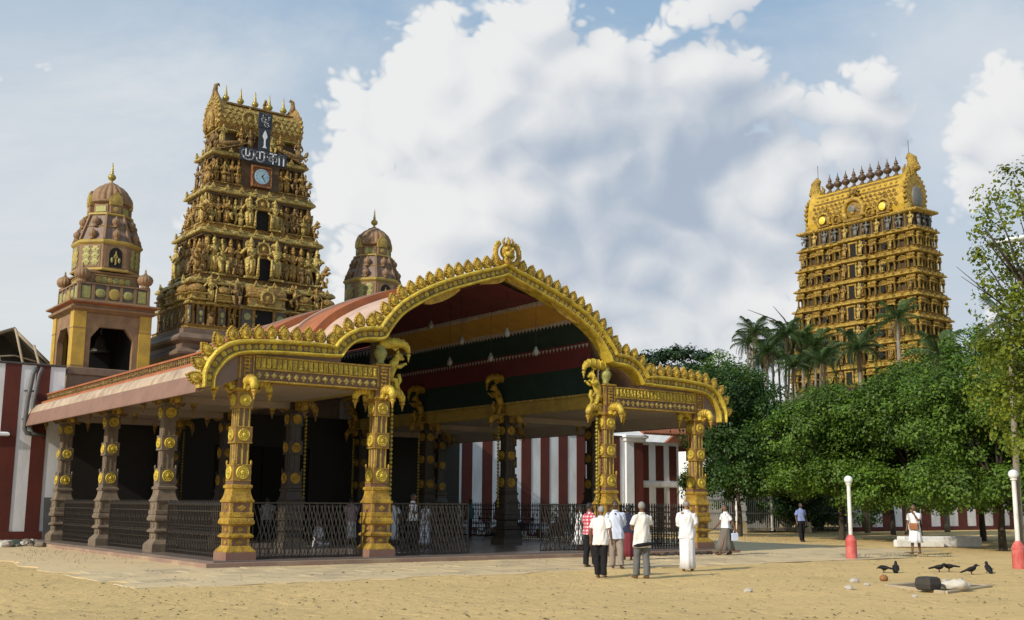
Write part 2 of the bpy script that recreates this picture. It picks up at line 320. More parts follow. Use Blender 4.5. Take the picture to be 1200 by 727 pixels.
def pillar_mesh(front):
    b = MB()                                            # 0 plinth 1 gold 2 brown 3 shaft strips
    R = lambda pr, mi: b.rect(pr, 0, 0, 0, 0, mi)
    R([(.415, 0), (.415, .2)], 0)
    R([(.40, .2), (.40, .225), (.36, .27), (.30, .34), (.285, .36)], 1)
    def panelled(z0, z1, h):
        R([(h, z0), (h, z1)], 2)
        for sx, sy in ((1, 0), (-1, 0), (0, 1), (0, -1)):
            for q in (-1, 1):
                a, c = q*h*.88, h+.004
                if sx: b.box(sx*c-.008, sx*c+.008, a-.03, a+.03, z0, z1, 1)
                else: b.box(a-.03, a+.03, sy*c-.008, sy*c+.008, z0, z1, 1)
            w = h*.42; zc = (z0+z1)/2; hh = (z1-z0)*.36
            d = [(-w, zc), (0, zc-hh), (w, zc), (0, zc+hh)]
            if sx: b.poly(d, sx*(h+.001), sx*(h+.018), 1, 'x')
            else: b.poly(d, sy*(h+.001), sy*(h+.018), 1, 'y')
    panelled(.36, .53, .265)
    R([(.27, .53), (.29, .55), (.345, .575), (.35, .62), (.33, .635), (.29, .67), (.27, .68)], 1)
    panelled(.68, .86, .265)
    R([(.27, .86), (.30, .88), (.355, .915), (.36, .985), (.345, 1.0), (.345, 1.02), (.31, 1.09)], 1)
    R([(.325, 1.09), (.33, 1.10), (.33, 1.20), (.31, 1.215)], 1)
    panelled(1.215, 1.46, .295)
    R([(.30, 1.46), (.335, 1.475), (.34, 1.52), (.31, 1.545)], 1)
    R([(.31, 1.545), (.29, 1.60), (.262, 1.70), (.25, 1.82)], 1)
    R([(.25, 1.82), (.285, 1.84), (.29, 1.90), (.255, 1.93)], 1)
    R([(.245, 1.93), (.245, 2.02)], 2)
    for z0, z1, h in ((2.02, 2.46, .245), (3.0, 3.45, .235), (3.92, 4.36, .225)):
        R([(h-.012, z0), (h, z0+.012), (h, z1-.012), (h-.012, z1)], 4 if front else 2)
        for s in (-1, 1):
            for zz in (z0+.02, z1-.02):
                b.box(-h-.006, h+.006, s*(h+.003)-.006, s*(h+.003)+.006, zz-.012, zz+.012, 1)
                b.box(s*(h+.003)-.006, s*(h+.003)+.006, -h-.006, h+.006, zz-.012, zz+.012, 1)
    for z0, z1 in ((2.46, 3.0), (3.45, 3.92)):
        R([(.18, z0), (.18, z1)], 2)
        for s in (-1, 1):
            for a in (-.15, 0, .15):
                w = .014 if a else .018
                b.box(a-w, a+w, s*.183-.01, s*.183+.01, z0, z1, 3); b.box(s*.183-.01, s*.183+.01, a-w, a+w, z0, z1, 3)
    R([(.22, 4.36), (.27, 4.40), (.28, 4.44), (.24, 4.47)], 1)
    R([(.24, 4.47), (.24, 4.70)], 2)
    # palmettes on the shoulders of the lowest disc block
    for sx in (-1, 1):
        for sy in (-1, 1):
            b.ell((sx*.235, sy*.235, 2.50), (.035, .035, .07), 6, 5, 1)
    if front:
        R([(.225, 4.70), (.225, 5.36)], 2)
        for sx, sy in ((1, 0), (-1, 0), (0, 1), (0, -1)):
            for a, w in ((-.19, .02), (.19, .02), (-.06, .012), (.06, .012)):
                if sx: b.box(sx*.23-.015, sx*.23+.015, a-w, a+w, 4.72, 5.34, 1)
                else: b.box(a-w, a+w, sy*.23-.015, sy*.23+.015, 4.72, 5.34, 1)
            for zz in (4.80, 4.92, 5.02, 5.12, 5.22, 5.30):
                w = .11 if int(zz*100) % 3 else .08
                if sx: b.bevbox(sx*.235-.025, sx*.235+.025, -w, w, zz-.025, zz+.025, .008, 1)
                else: b.bevbox(-w, w, sy*.235-.025, sy*.235+.025, zz-.025, zz+.025, .008, 1)
        R([(.23, 5.36), (.26, 5.38), (.26, 5.41), (.23, 5.43)], 1)
    return b
mats_front = [M['plinth'], M['gold'], M['brown'], M['lime_gold'], M['block_gold']]
mats_side = [M['stone'], M['stone'], M['stone'], M['stone']]
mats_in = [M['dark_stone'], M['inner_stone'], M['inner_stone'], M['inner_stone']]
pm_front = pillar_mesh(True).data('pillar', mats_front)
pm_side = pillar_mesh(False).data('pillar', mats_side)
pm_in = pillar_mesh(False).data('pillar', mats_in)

def medallion_mesh(m):
    b = MB(); n = 20
    b.ngon([(.188, 0), (.19, .03), (.172, .045), (.155, .032)], n, mi=0, sm=False)
    b.ngon([(.15, 0), (.15, .028)], n, mi=1)
    b.ngon([(.06, 0), (.064, .045), (.045, .065), (.02, .07)], 12, mi=0)
    for k in range(10):
        a = 2*PI*k/10; b.ell((.105*math.cos(a), .105*math.sin(a), .03), (.024, .024, .02), 6, 4, 0)
    return b.data('medallion', m)
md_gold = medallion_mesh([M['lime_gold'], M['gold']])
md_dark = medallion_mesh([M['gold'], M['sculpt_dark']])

def bracket_mesh(m):
    b = MB()
    b.box(.18, .40, -.10, .10, -.02, .24, 0)
    b.tube([(.22, 0, .14), (.38, 0, .20), (.54, 0, .215), (.68, 0, .17), (.76, 0, .06), (.775, 0, -.05)], [.12, .135, .13, .125, .11, .085], 10, 0, flat=1.0)
    for x, z, r in ((.34, .19, .145), (.45, .22, .145), (.56, .225, .142), (.66, .195, .137), (.735, .12, .128)):
        b.tube([(x-.018, 0, z), (x+.018, 0, z)], [r, r], 10, 1)
    b.tube([(.30, 0, .02), (.42, 0, -.04), (.50, 0, .02), (.46, 0, .07)], [.05, .055, .05, .03], 8, 1)
    b.ngon([(.03, -.32), (.012, -.30), (.035, -.22), (.05, -.20), (.035, -.18), (.085, -.12), (.09, -.09), (.06, -.05)], 10, .775, 0, 1, sm=True)
    return b.data('bracket', m)
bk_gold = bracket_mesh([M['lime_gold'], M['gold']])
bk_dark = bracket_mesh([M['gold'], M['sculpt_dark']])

def pot_mesh():
    return MB().ngon([(.10, 0), (.13, .03), (.09, .07), (.17, .20), (.20, .32), (.17, .42), (.11, .46), (.15, .50), (.12, .55), (.06, .60), (.03, .64)], 14, sm=True)
pot_d = pot_mesh().data('pot', M['bt_green'])

def makara_mesh():
    b = MB()                                            # reaches along +x from the pillar; z 0 at its root
    b.tube([(-.1, 0, 0), (.2, 0, .06), (.5, 0, .12), (.78, 0, .10), (.95, 0, -.02), (1.0, 0, -.18)], [.15, .16, .16, .14, .11, .07], 10)
    for x, z, r in ((.05, .03, .17), (.3, .08, .18), (.55, .12, .175), (.76, .11, .155), (.9, .05, .13)): b.tube([(x-.025, 0, z), (x+.025, 0, z)], [r, r], 10)
    for k in range(5): b.ell((.1+.17*k, 0, .19+.03*math.sin(k)), (.07, .05, .07), 6, 5)
    b.tube([(.35, 0, -.02), (.5, 0, -.10), (.62, 0, -.04)], [.05, .06, .03], 8)
    b.ngon([(.012, -.48), (.035, -.38), (.05, -.35), (.03, -.32), (.08, -.26), (.05, -.2)], 9, 1.0, 0, sm=True)
    return b
makara_d = makara_mesh().data('makara_bracket', M['lime_gold'])
makara_dk = makara_mesh().data('makara_bracket', M['gold'])

def yali_mesh():
    """rearing lion-beast leaning outwards along +x, 1.1 m tall, rump at z 0"""
    b = MB()
    b.tube([(.02, 0, .05), (.12, 0, .28), (.18, 0, .5), (.28, 0, .72), (.36, 0, .86)], [.10, .13, .15, .14, .10], 10)
    b.ell((.44, 0, .93), (.15, .12, .13), 9, 7); b.ell((.56, 0, .88), (.08, .08, .06), 8, 5)
    for k in range(7):
        a = -1.2+.4*k; b.ell((.36+.02*k, .11*math.cos(a*1.3), .80+.16*math.sin(a+.6)), (.07, .06, .07), 6, 5)
    for s in (-1, 1):
        b.tube([(.26, s*.10, .62), (.44, s*.13, .60), (.58, s*.12, .70)], [.065, .055, .045], 7)
        b.ell((.62, s*.12, .71), (.06, .045, .04), 6, 4)
        b.tube([(.08, s*.1, .2), (.28, s*.14, .18), (.30, s*.13, -.02), (.36, s*.13, -.08)], [.09, .085, .06, .05], 7)
        b.ell((.40, s*.05, 1.06), (.03, .03, .07), 6, 4)
    b.tube([(.0, 0, .1), (-.12, 0, .3), (-.05, 0, .55), (-.14, 0, .75)], [.045, .045, .04, .05], 7)
    b.tube([(.45, 0, .4), (.5, 0, .2), (.42, 0, .05), (.5, 0, -.15)], [.06, .07, .06, .04], 7)
    b.box(-.1, .42, -.12, .12, -.14, -.06)
    return b
yali_d = yali_mesh().data('yali_sculpture', M['lime_gold'])
yali_dk = yali_mesh().data('yali_sculpture', M['gold'])

def beads_mesh():
    b = MB(); z = 4.25
    while z > 1.3:
        b.ell((0, 0, z), (.055, .055, .06), 8, 6); z -= .125
    b.tube([(0, 0, 4.3), (0, 0, 1.3)], .012, 5)
    return b
beads_d = beads_mesh().data('bead_garland', M['fin'])

for j, py in enumerate(PY):
    for i, px in enumerate(PX):
        front = j == 0; side = (not front) and i == 0
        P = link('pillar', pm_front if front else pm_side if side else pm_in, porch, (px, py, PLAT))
        if front: P['label'] = 'brown and gold front pillar with disc medallions'
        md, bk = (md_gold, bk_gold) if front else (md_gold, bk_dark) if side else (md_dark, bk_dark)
        for zc, h in ((2.24, .245), (3.225, .235), (4.14, .225)):
            for f, (dx, dy, rx, ry) in enumerate(((0, -1, PI/2, 0), (-1, 0, 0, -PI/2), (1, 0, 0, PI/2), (0, 1, -PI/2, 0))):
                if f > 1 and not front: continue
                s = .86 if zc > 3 else .94
                link('medallion', md, P, (dx*h, dy*h, zc), (rx, ry, 0), (s, s, 1))
        for k in range(4):
            if j and k == 1 and not side: continue
            link('bracket', bk, P, (0, 0, 4.44), (0, 0, k*PI/2), 1.0)
        if i in (1, 2):
            s = 1 if i == 1 else -1; rz = 0 if i == 1 else PI
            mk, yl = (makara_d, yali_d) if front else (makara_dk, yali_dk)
            if front:
                link('pot', pot_d, P, (0, 0, 5.44))
                link('post', MB().box(-.12, .12, -.08, .08, 5.36, 6.35).data('post', M['stone']), P, (-s*.02, .28, 0))
            link('makara_bracket', mk, P, (s*.05, 0, 6.0), (0, 0, rz), .9)
            link('yali_sculpture', yl, P, (s*.20, 0, 4.82), (0, 0, rz), .95)
            link('bead_garland', beads_d, P, (s*.42, -.02, 0))

# ---- gable band: outer and inner edge as pairs, right half (mirrored for the left)
PAIR = [((9.72, 4.55), (9.38, 4.55)), ((9.72, 4.95), (9.36, 4.83)), ((9.62, 5.24), (9.22, 5.08)), ((9.42, 5.52), (9.04, 5.29)), ((9.15, 5.72), (8.82, 5.43)),
        ((8.85, 5.84), (8.6, 5.49)), ((8.4, 5.90), (8.3, 5.53)), ((7.6, 5.96), (7.6, 5.57)), ((6.9, 5.98), (6.8, 5.59)), ((6.35, 5.98), (6.2, 5.61)), ((5.97, 5.95), (5.70, 5.64)),
        ((5.78, 6.18), (5.52, 5.90)), ((5.45, 6.42), (5.28, 6.09)), ((5.05, 6.57), (4.95, 6.19)), ((4.65, 6.61), (4.5, 6.22)), ((4.52, 6.64), (4.3, 6.3)),
        ((4.40, 6.84), (4.12, 6.6)), ((3.98, 7.32), (3.78, 7.02)), ((3.5, 7.68), (3.3, 7.36)), ((2.9, 8.02), (2.72, 7.68)), ((2.2, 8.33), (2.07, 7.97)), ((1.5, 8.59), (1.4, 8.21)),
        ((.9, 8.79), (.82, 8.41)), ((.4, 8.93), (.36, 8.56)), ((.12, 9.05), (.1, 8.65)), ((0, 9.14), (0, 8.69))]
CUSP = (0, 10, 15, 25)
def crom(p0, p1, p2, p3, t):
    return tuple(.5*(2*b + (c-a)*t + (2*a-5*b+4*c-d)*t*t + (3*b-a-3*c+d)*t**3) for a, b, c, d in zip(p0, p1, p2, p3))
def dense(n=4):
    out = []
    for a, e in zip(CUSP[:-1], CUSP[1:]):
        seg = [p[0]+p[1] for p in PAIR[a:e+1]]
        for i in range(len(seg)-1):
            for k in range(n):
                out.append(crom(seg[max(i-1, 0)], seg[i], seg[i+1], seg[min(i+2, len(seg)-1)], k/n))
    out.append(PAIR[-1][0]+PAIR[-1][1]); return out
DN = dense()
FULL = [(-a, b, -c, d) for a, b, c, d in DN] + [q for q in DN[-2::-1]]            # left tip -> right tip
FY = -.32                                                                         # front of the gable
def across(q, t): return (q[0]+(q[2]-q[0])*t, q[1]+(q[3]-q[1])*t)
def band_strip(prof, y_back):
    """prof [(t across, depth forward)] swept along the gable line"""
    b = MB(); R = []
    for q in FULL:
        r = [(*across(q, t)[:1], FY-d, across(q, t)[1]) for t, d in prof]
        r.append((across(q, prof[-1][0])[0], y_back, across(q, prof[-1][0])[1])); r.append((across(q, prof[0][0])[0], y_back, across(q, prof[0][0])[1]))
        R.append(r)
    b.rings(R, 0, True, True, False); return b
obj('outer_moulding', band_strip([(-.04, 0), (-.02, .07), (.06, .12), (.16, .12), (.25, .08), (.29, 0)], .12), M['lime_gold'], porch)
obj('gable_band', band_strip([(.285, -.03), (.715, -.03)], .10), M['mauve'], porch)
obj('inner_moulding', band_strip([(.71, 0), (.76, .06), (.85, .09), (.94, .07), (1.0, .0)], .12), M['lime_gold'], porch)
# running medallions in the band and flame leaves on its crest
disc_d = MB().ngon([(.075, 0), (.085, .012), (.07, .03), (.04, .02), (.02, .035)], 12).data('band_disc', M['lime_gold'])
sqr_d = MB().rect([(.066, 0), (.07, .012), (.05, .028)], 0, 0).data('band_square', M['sculpt_pale'])
def walk(t, step, jitter=0):
    """points at equal steps along the gable line"""
    pts = [Vector(across(q, t)) for q in FULL]; acc = step*.5; out = []; 
    for a, c in zip(pts[:-1], pts[1:]):
        d = (c-a).length
        while acc <= d:
            p = a+(c-a)*(acc/d); out.append((p, (c-a).normalized())); acc += step
        acc -= d
    return out
for k, (p, t) in enumerate(walk(.5, .185)):
    ang = math.atan2(t.y, t.x)
    link('band_disc' if k % 2 else 'band_square', disc_d if k % 2 else sqr_d, porch, (p.x, FY+.032, p.y), (PI/2, -ang, 0))
def leaf_mesh():
    b = MB(); out = [(-.10, 0), (-.15, .06), (-.185, .16), (-.17, .26), (-.12, .35), (-.06, .42), (0, .48), (.06, .42), (.12, .35), (.17, .26), (.185, .16), (.15, .06), (.10, 0)]
    b.poly(out, -.05, .05, 0)
    ins = [(x*.72, z*.72+.05) for x, z in out]; b.poly(ins, -.075, .075, 1)
    for s in (-1, 1):
        b.ell((0, s*.06, .20), (.085, .06, .10), 10, 7, 0); b.tube([(-.07, s*.06, .06), (.05, s*.07, .03), (.07, s*.07, .10)], [.03, .035, .02], 6, 0)
        for x, z in out[1:-1]: b.ell((x*.9, s*.05, z*.92+.02), (.032, .03, .032), 6, 4, 0)
    return b.data('crest_leaf', [M['gold'], M['lime_gold']])
leaf_d = leaf_mesh()
for k, (p, t) in enumerate(walk(-.02, .365)):
    if abs(p.x) < .32: continue
    ang = math.atan2(t.y, t.x); ang *= .55 if abs(p.x) < 9.0 else .8
    link('crest_leaf', leaf_d, porch, (p.x, FY+.06, p.y), (0, -ang, 0), (.88, .9, .84) if k % 5 else (.92, .9, .90))
# crowning beast-face finial
b = MB()
b.ell((0, 0, .42), (.27, .16, .25), 12, 8, 0); b.ell((0, -.13, .33), (.17, .1, .11), 10, 6, 1); b.ell((0, -.2, .42), (.06, .07, .06), 8, 5, 0)
for s in (-1, 1):
    b.tube([(s*.1, 0, .02), (s*.34, 0, .08), (s*.46, 0, .28), (s*.44, 0, .50), (s*.30, 0, .66), (s*.34, 0, .74)], [.10, .10, .09, .085, .07, .03], 8, 0)
    for k in range(6):
        a = -.6+.5*k; b.ell((s*(.36+.13*math.cos(a)), 0, .36+.33*math.sin(a)), (.06, .07, .06), 6, 5, 1)
    b.ell((s*.12, -.14, .50), (.055, .05, .055), 8, 5, 1); b.tube([(s*.12, -.05, .6), (s*.2, -.05, .75), (s*.13, -.05, .86)], [.06, .045, .02], 7, 0)
    b.tube([(s*.05, -.1, .12), (s*.14, -.14, .2), (s*.2, -.12, .3)], [.05, .04, .03], 6, 1)
b.tube([(0, 0, 0), (0, 0, .25)], [.2, .14], 10, 0)
b.tube([(0, -.05, .62), (.02, -.06, .78), (0, -.03, .90)], [.09, .07, .02], 7, 0)
obj('gable_finial', b, [M['gold'], M['lime_gold']], porch, (0, FY+.03, 9.04))
# scalloped gold lining under the big arch
for s in (-1, 1):
    for x0, x1 in ((0.0, 1.0), (1.75, 3.0)):
        pts = []
        for k in range(7):
            x = x0+(x1-x0)*k/6; z = np.interp(x, [0, .1, .36, .82, 1.4, 2.07, 2.72, 3.3], [8.69, 8.65, 8.56, 8.41, 8.21, 7.97, 7.68, 7.36]); pts.append((s*x, z+.02))
        low = [(s*(x0+(x1-x0)*k/6), np.interp(x0+(x1-x0)*k/6, [0, .82, 1.4, 2.07, 2.72, 3.3], [8.62, 8.36, 8.16, 7.92, 7.63, 7.3])-.16*math.sin(PI*k/6)**.6*(1 if x0 else (1-k/6))) for k in range(6, -1, -1)]
        obj('arch_scallop', MB().poly(pts+low, FY+.06+.004*s, FY+.14+.004*s, 0), M['gold'], porch)
# spandrel infill between the curl and the frieze beam
for s in (-1, 1):
    inner = [(q[2], q[3]) for q in DN[:10*4+1]]
    pts = [(s*x, z+.03) for x, z in inner] + [(s*5.70, 5.49), (s*8.72, 5.49), (s*8.72, 4.84), (s*9.36, 4.56)]
    obj('spandrel_panel', MB().poly(pts, -.20, .04), M['mauve'], porch)
# frieze beams of the side bays
def frieze(x0, x1):
    f = MB(); y0, y1 = -.24, .22
    f.box(x0, x1, y0, y1, 4.815, 5.47, 0)
    for z0, z1 in ((4.80, 4.845), (5.125, 5.165), (5.455, 5.50)): f.box(x0, x1, y0-.035, y1+.03, z0, z1, 1)
    B = obj('frieze_beam', f, [M['frieze_brown'], M['gold']], porch)
    n = int((x1-x0)/.215); st = (x1-x0)/n
    for k in range(n): link('relief_diamond', dia_d, B, (x0+st*(k+.5), y0, 4.985))
    m = int((x1-x0)/.15); st = (x1-x0)/m
    for k in range(m): link('relief_figure', rel_d[(k*7+k//3) % 3], B, (x0+st*(k+.5), y0, 5.175))
dia_d = MB().poly([(-.085, 0), (0, -.10), (.085, 0), (0, .10)], 0, -.022).poly([(-.045, 0), (0, -.055), (.045, 0), (0, .055)], -.018, -.04).data('relief_diamond', M['sculpt_pale'])
rel_d = []
for v in range(3):
    b = MB(); b.box(-.06, .06, -.01, 0, 0, .27)
    if v == 0: b.ell((0, -.02, .20), (.035, .03, .04), 7, 5); b.ell((0, -.02, .10), (.05, .035, .09), 7, 5)
    elif v == 1: b.bevbox(-.045, .045, -.05, 0, .02, .09, .01); b.bevbox(-.03, .03, -.05, 0, .10, .17, .01); b.ell((0, -.02, .21), (.04, .03, .05), 7, 5)
    else: b.ell((-.02, -.02, .16), (.03, .03, .08), 7, 5); b.ell((.03, -.02, .1), (.03, .03, .09), 7, 5); b.ell((0, -.03, .235), (.03, .03, .03), 7, 5)
    rel_d.append(b.data('relief_figure', M['lime_gold']))
frieze(-8.26, -4.55); frieze(4.55, 8.26)

# ---- floor, kerb, ceilings, roofs
obj('floor', MB().box(-9.3, 9.3, -.62, 18.0, .005, PLAT), M['floor'], porch)
b = MB().box(-9.62, 9.62, -.95, -.60, .0, .115).box(-9.62, -9.28, -.60, 17.9, 0, .115).box(9.28, 9.62, -.60, 17.9, 0, .115)
obj('kerb', b, M['kerb'], porch)
for s in (-1, 1):
    x0, x1 = sorted((s*4.56, s*9.30))
    obj('side_ceiling', MB().box(x0, x1, .05, 17.9, 4.83, 4.93), M['soffit'], porch)
    x0, x1 = sorted((s*4.3, s*9.0))
    obj('side_roof', MB().box(x0, x1, .06, 17.95, 5.36, 5.50), M['vault_pale'], porch)
    # hump roof over the gap beside the big vault
    hp_ = [(s*x, z-.06) for x, z in [(5.97, 5.5), (5.97, 5.95), (5.78, 6.15), (5.45, 6.39), (5.05, 6.53), (4.6, 6.56), (4.45, 6.4), (4.45, 5.5)]]
    b = MB(); out = [(s*x, z-.05) for x, z in [(5.97, 5.5), (5.97, 5.95), (5.78, 6.18), (5.45, 6.42), (5.05, 6.57), (4.6, 6.60)]]
    inn = [(s*x, z-.05) for x, z in [(4.6, 6.3), (4.95, 6.25), (5.28, 6.13), (5.52, 5.93), (5.72, 5.68), (5.72, 5.5)]]
    b.poly(out+inn, .12, 17.6)
    obj('hump_roof', b, M['vault_pale'], porch)
    # curved stained eave, pink drip band and terracotta strip
    ev = [(9.15, 5.34), (9.30, 5.31), (9.44, 5.23), (9.54, 5.10), (9.60, 4.96), (9.61, 4.93)]
    ei = [(9.53, 4.93), (9.47, 5.04), (9.38, 5.14), (9.26, 5.22), (9.1, 5.25)]
    obj('eave', MB().poly([(s*x, z) for x, z in ev+ei], .10, 18.35), M['eave_pale'], porch)
    obj('drip_band', MB().poly([(s*9.615, 4.945), (s*9.74, 4.50), (s*9.74, 4.45), (s*9.62, 4.45), (s*9.53, 4.94)], .10, 18.4), M['eave_pink'], porch)
    obj('eave_soffit', MB().poly([(s*9.61, 4.47), (s*8.9, 4.825), (s*8.9, 4.87), (s*9.61, 4.52)], .10, 18.3), M['soffit'], porch)
    obj('terracotta_strip', MB().poly([(s*9.22, 5.33), (s*9.20, 5.42), (s*8.95, 5.42), (s*8.95, 5.33)], .10, 18.0), M['orange'], porch)
    r = obj('roof_railing', MB().box(*sorted((s*9.04, s*9.15)), .10, 17.4, 5.655, 5.71), M['orange'], porch)
    bal = MB().box(-.028, .028, -.028, .028, 0, .24).ell((0, 0, .12), (.045, .045, .05), 6, 4).data('baluster', M['sculpt_dark'])
    if s < 0:
        for k in range(110): link('baluster', bal, r, (s*9.095, .2+k*.157, 5.418))
    else:
        for k in range(55): link('baluster', bal, r, (s*9.095, .2+k*.314, 5.418))
    # tie beam along the inner row of pillars
    x0, x1 = sorted((s*4.18, s*4.5))
    B = obj('tie_beam', MB().box(x0, x1, .24, 17.8, 4.83, 5.24), M['bt_gold'], porch)
    link('beam_ledge', MB().box(*sorted((s*4.10, s*4.55)), .24, 17.8, 5.245, 5.32).data('beam_ledge', M['sculpt_pale']), B)
# cross beams over the inner rows
for y in PY[1:]:
    for s in (-1, 1):
        obj('cross_beam', MB().box(*sorted((s*4.51, s*8.3)), y-.17, y+.17, 4.62, 4.826), M['soffit'], porch)
# the big vault: pale shell with raised terracotta hoops
VO = [(q[0], q[1]-.06) for q in DN[60:]]; VI = [(q[2]+.10, q[3]+.16) for q in DN[60:]]
def vault(o, i, y0, y1):
    L_ = [(-x, z) for x, z in o] + o[-2::-1]; I_ = [(-x, z) for x, z in i] + i[-2::-1]
    return MB().poly(L_ + I_[::-1], y0, y1)
lift = lambda pts, d: [(x*(1+d/5), z+d) for x, z in pts]
obj('vault_shell', vault(VO, VI, .12, 17.4), M['vault_pale'], porch)
for y0, y1 in ((3.9, 5.5), (8.6, 10.2), (13.2, 14.8)):
    obj('vault_hoop', vault(lift(VO, .20), lift(VO, -.05), y0, y1), M['orange'], porch)
    obj('hoop_rim', vault(lift(VO, .26), lift(VO, -.04), y1, y1+.16), M['vault_pale'], porch)
# coloured cloth ceiling with white sawtooth hems
CL = [((0, 8.62), (1.9, 8.22), 'maroon_cloth'), ((1.85, 8.34), (3.12, 7.70), 'yellow_cloth'), ((3.06, 7.84), (3.86, 7.02), 'green_cloth'), ((3.82, 7.10), (4.10, 6.15), 'maroon_cloth'), ((4.06, 6.25), (4.14, 5.33), 'green_cloth')]
for s in (-1, 1):
    for n_, (a, c, m) in enumerate(CL):
        sag = MB(); R = []
        for k in range(7):
            t = k/6; x = a[0]+(c[0]-a[0])*t; z = a[1]+(c[1]-a[1])*t - .06*math.sin(PI*t)
            R.append((x, z))
        ys = [.30+.55*k for k in range(32)]
        V_ = [(s*x+.0*y, y, z-.02*abs(math.sin(y*.565))) for y in ys for x, z in R]; n = len(R)
        F_ = [(i*n+j, i*n+j+1, (i+1)*n+j+1, (i+1)*n+j) for i in range(len(ys)-1) for j in range(n-1)]
        sag.add(V_, F_, 0, True)
        cl = obj('ceiling_cloth', sag, M[m], porch)
        if n_ == len(CL)-1: continue
        h = MB()
        y = .30
        while y < 17.2:
            h.add([(s*c[0]-s*.01, y, c[1]), (s*c[0]-s*.01, y+.20, c[1]), (s*c[0]-s*.01, y+.10, c[1]-.19), (s*c[0]-s*.01, y, c[1]+.05), (s*c[0]-s*.01, y+.20, c[1]+.05)], [(0, 2, 1), (0, 1, 4, 3)]); y += .2
        obj('sawtooth_hem', h, [M['white_cloth']], cl)
# back of the hall: entrance wall with doors, indoor shade put into near-black colour
bw = obj('entrance_wall', MB().box(-8.3, -2.2, 17.55, 17.95, .15, 5.36).box(2.2, 10.2, 17.55, 17.95, .15, 5.36).box(-2.2, 2.2, 17.55, 17.95, 4.0, 5.36).poly([(-x, z-.2) for x, z in VO]+[(x, z-.2) for x, z in VO[-2::-1]], 17.3, 17.38), M['hall_shade'], porch)
for s in (-1, 1):
    link('door', MB().box(*sorted((s*.02, s*2.18)), 17.62, 17.72, .15, 4.0).data('door', M['hole_shade']), bw)
# hanging glass bell lamps under the cloth ceiling
for k, (u, v, x) in enumerate(((594, 390, .6), (541, 399, .3), (628, 412, 1.6), (505, 381, -.3), (575, 419, 1.2), (527, 424, .6))):
    d = ray(u, v); t = (x-CAM.x)/d.x; p = CAM+d*t
    zt = np.interp(abs(x), [0, 1.9, 3.1], [8.56, 8.2, 7.7])
    dl = zt-p.z; o = obj('pendant_lamp', MB().tube([(0, 0, 0), (0, 0, -dl+.14)], .007, 5, 1).ngon([(.02, .16-dl), (.04, .14-dl), (.045, .09-dl), (.09, .03-dl), (.10, -.06-dl), (.07, -.12-dl), (.02, -.15-dl)], 12, mi=0, sm=True), [M['glass_lamp'], M['iron']], None, (p.x, p.y, zt))
    tag(o, 'small glass bell lamp on a cord under the cloth ceiling', 'lamp', 'glass lamps hung in the vault')
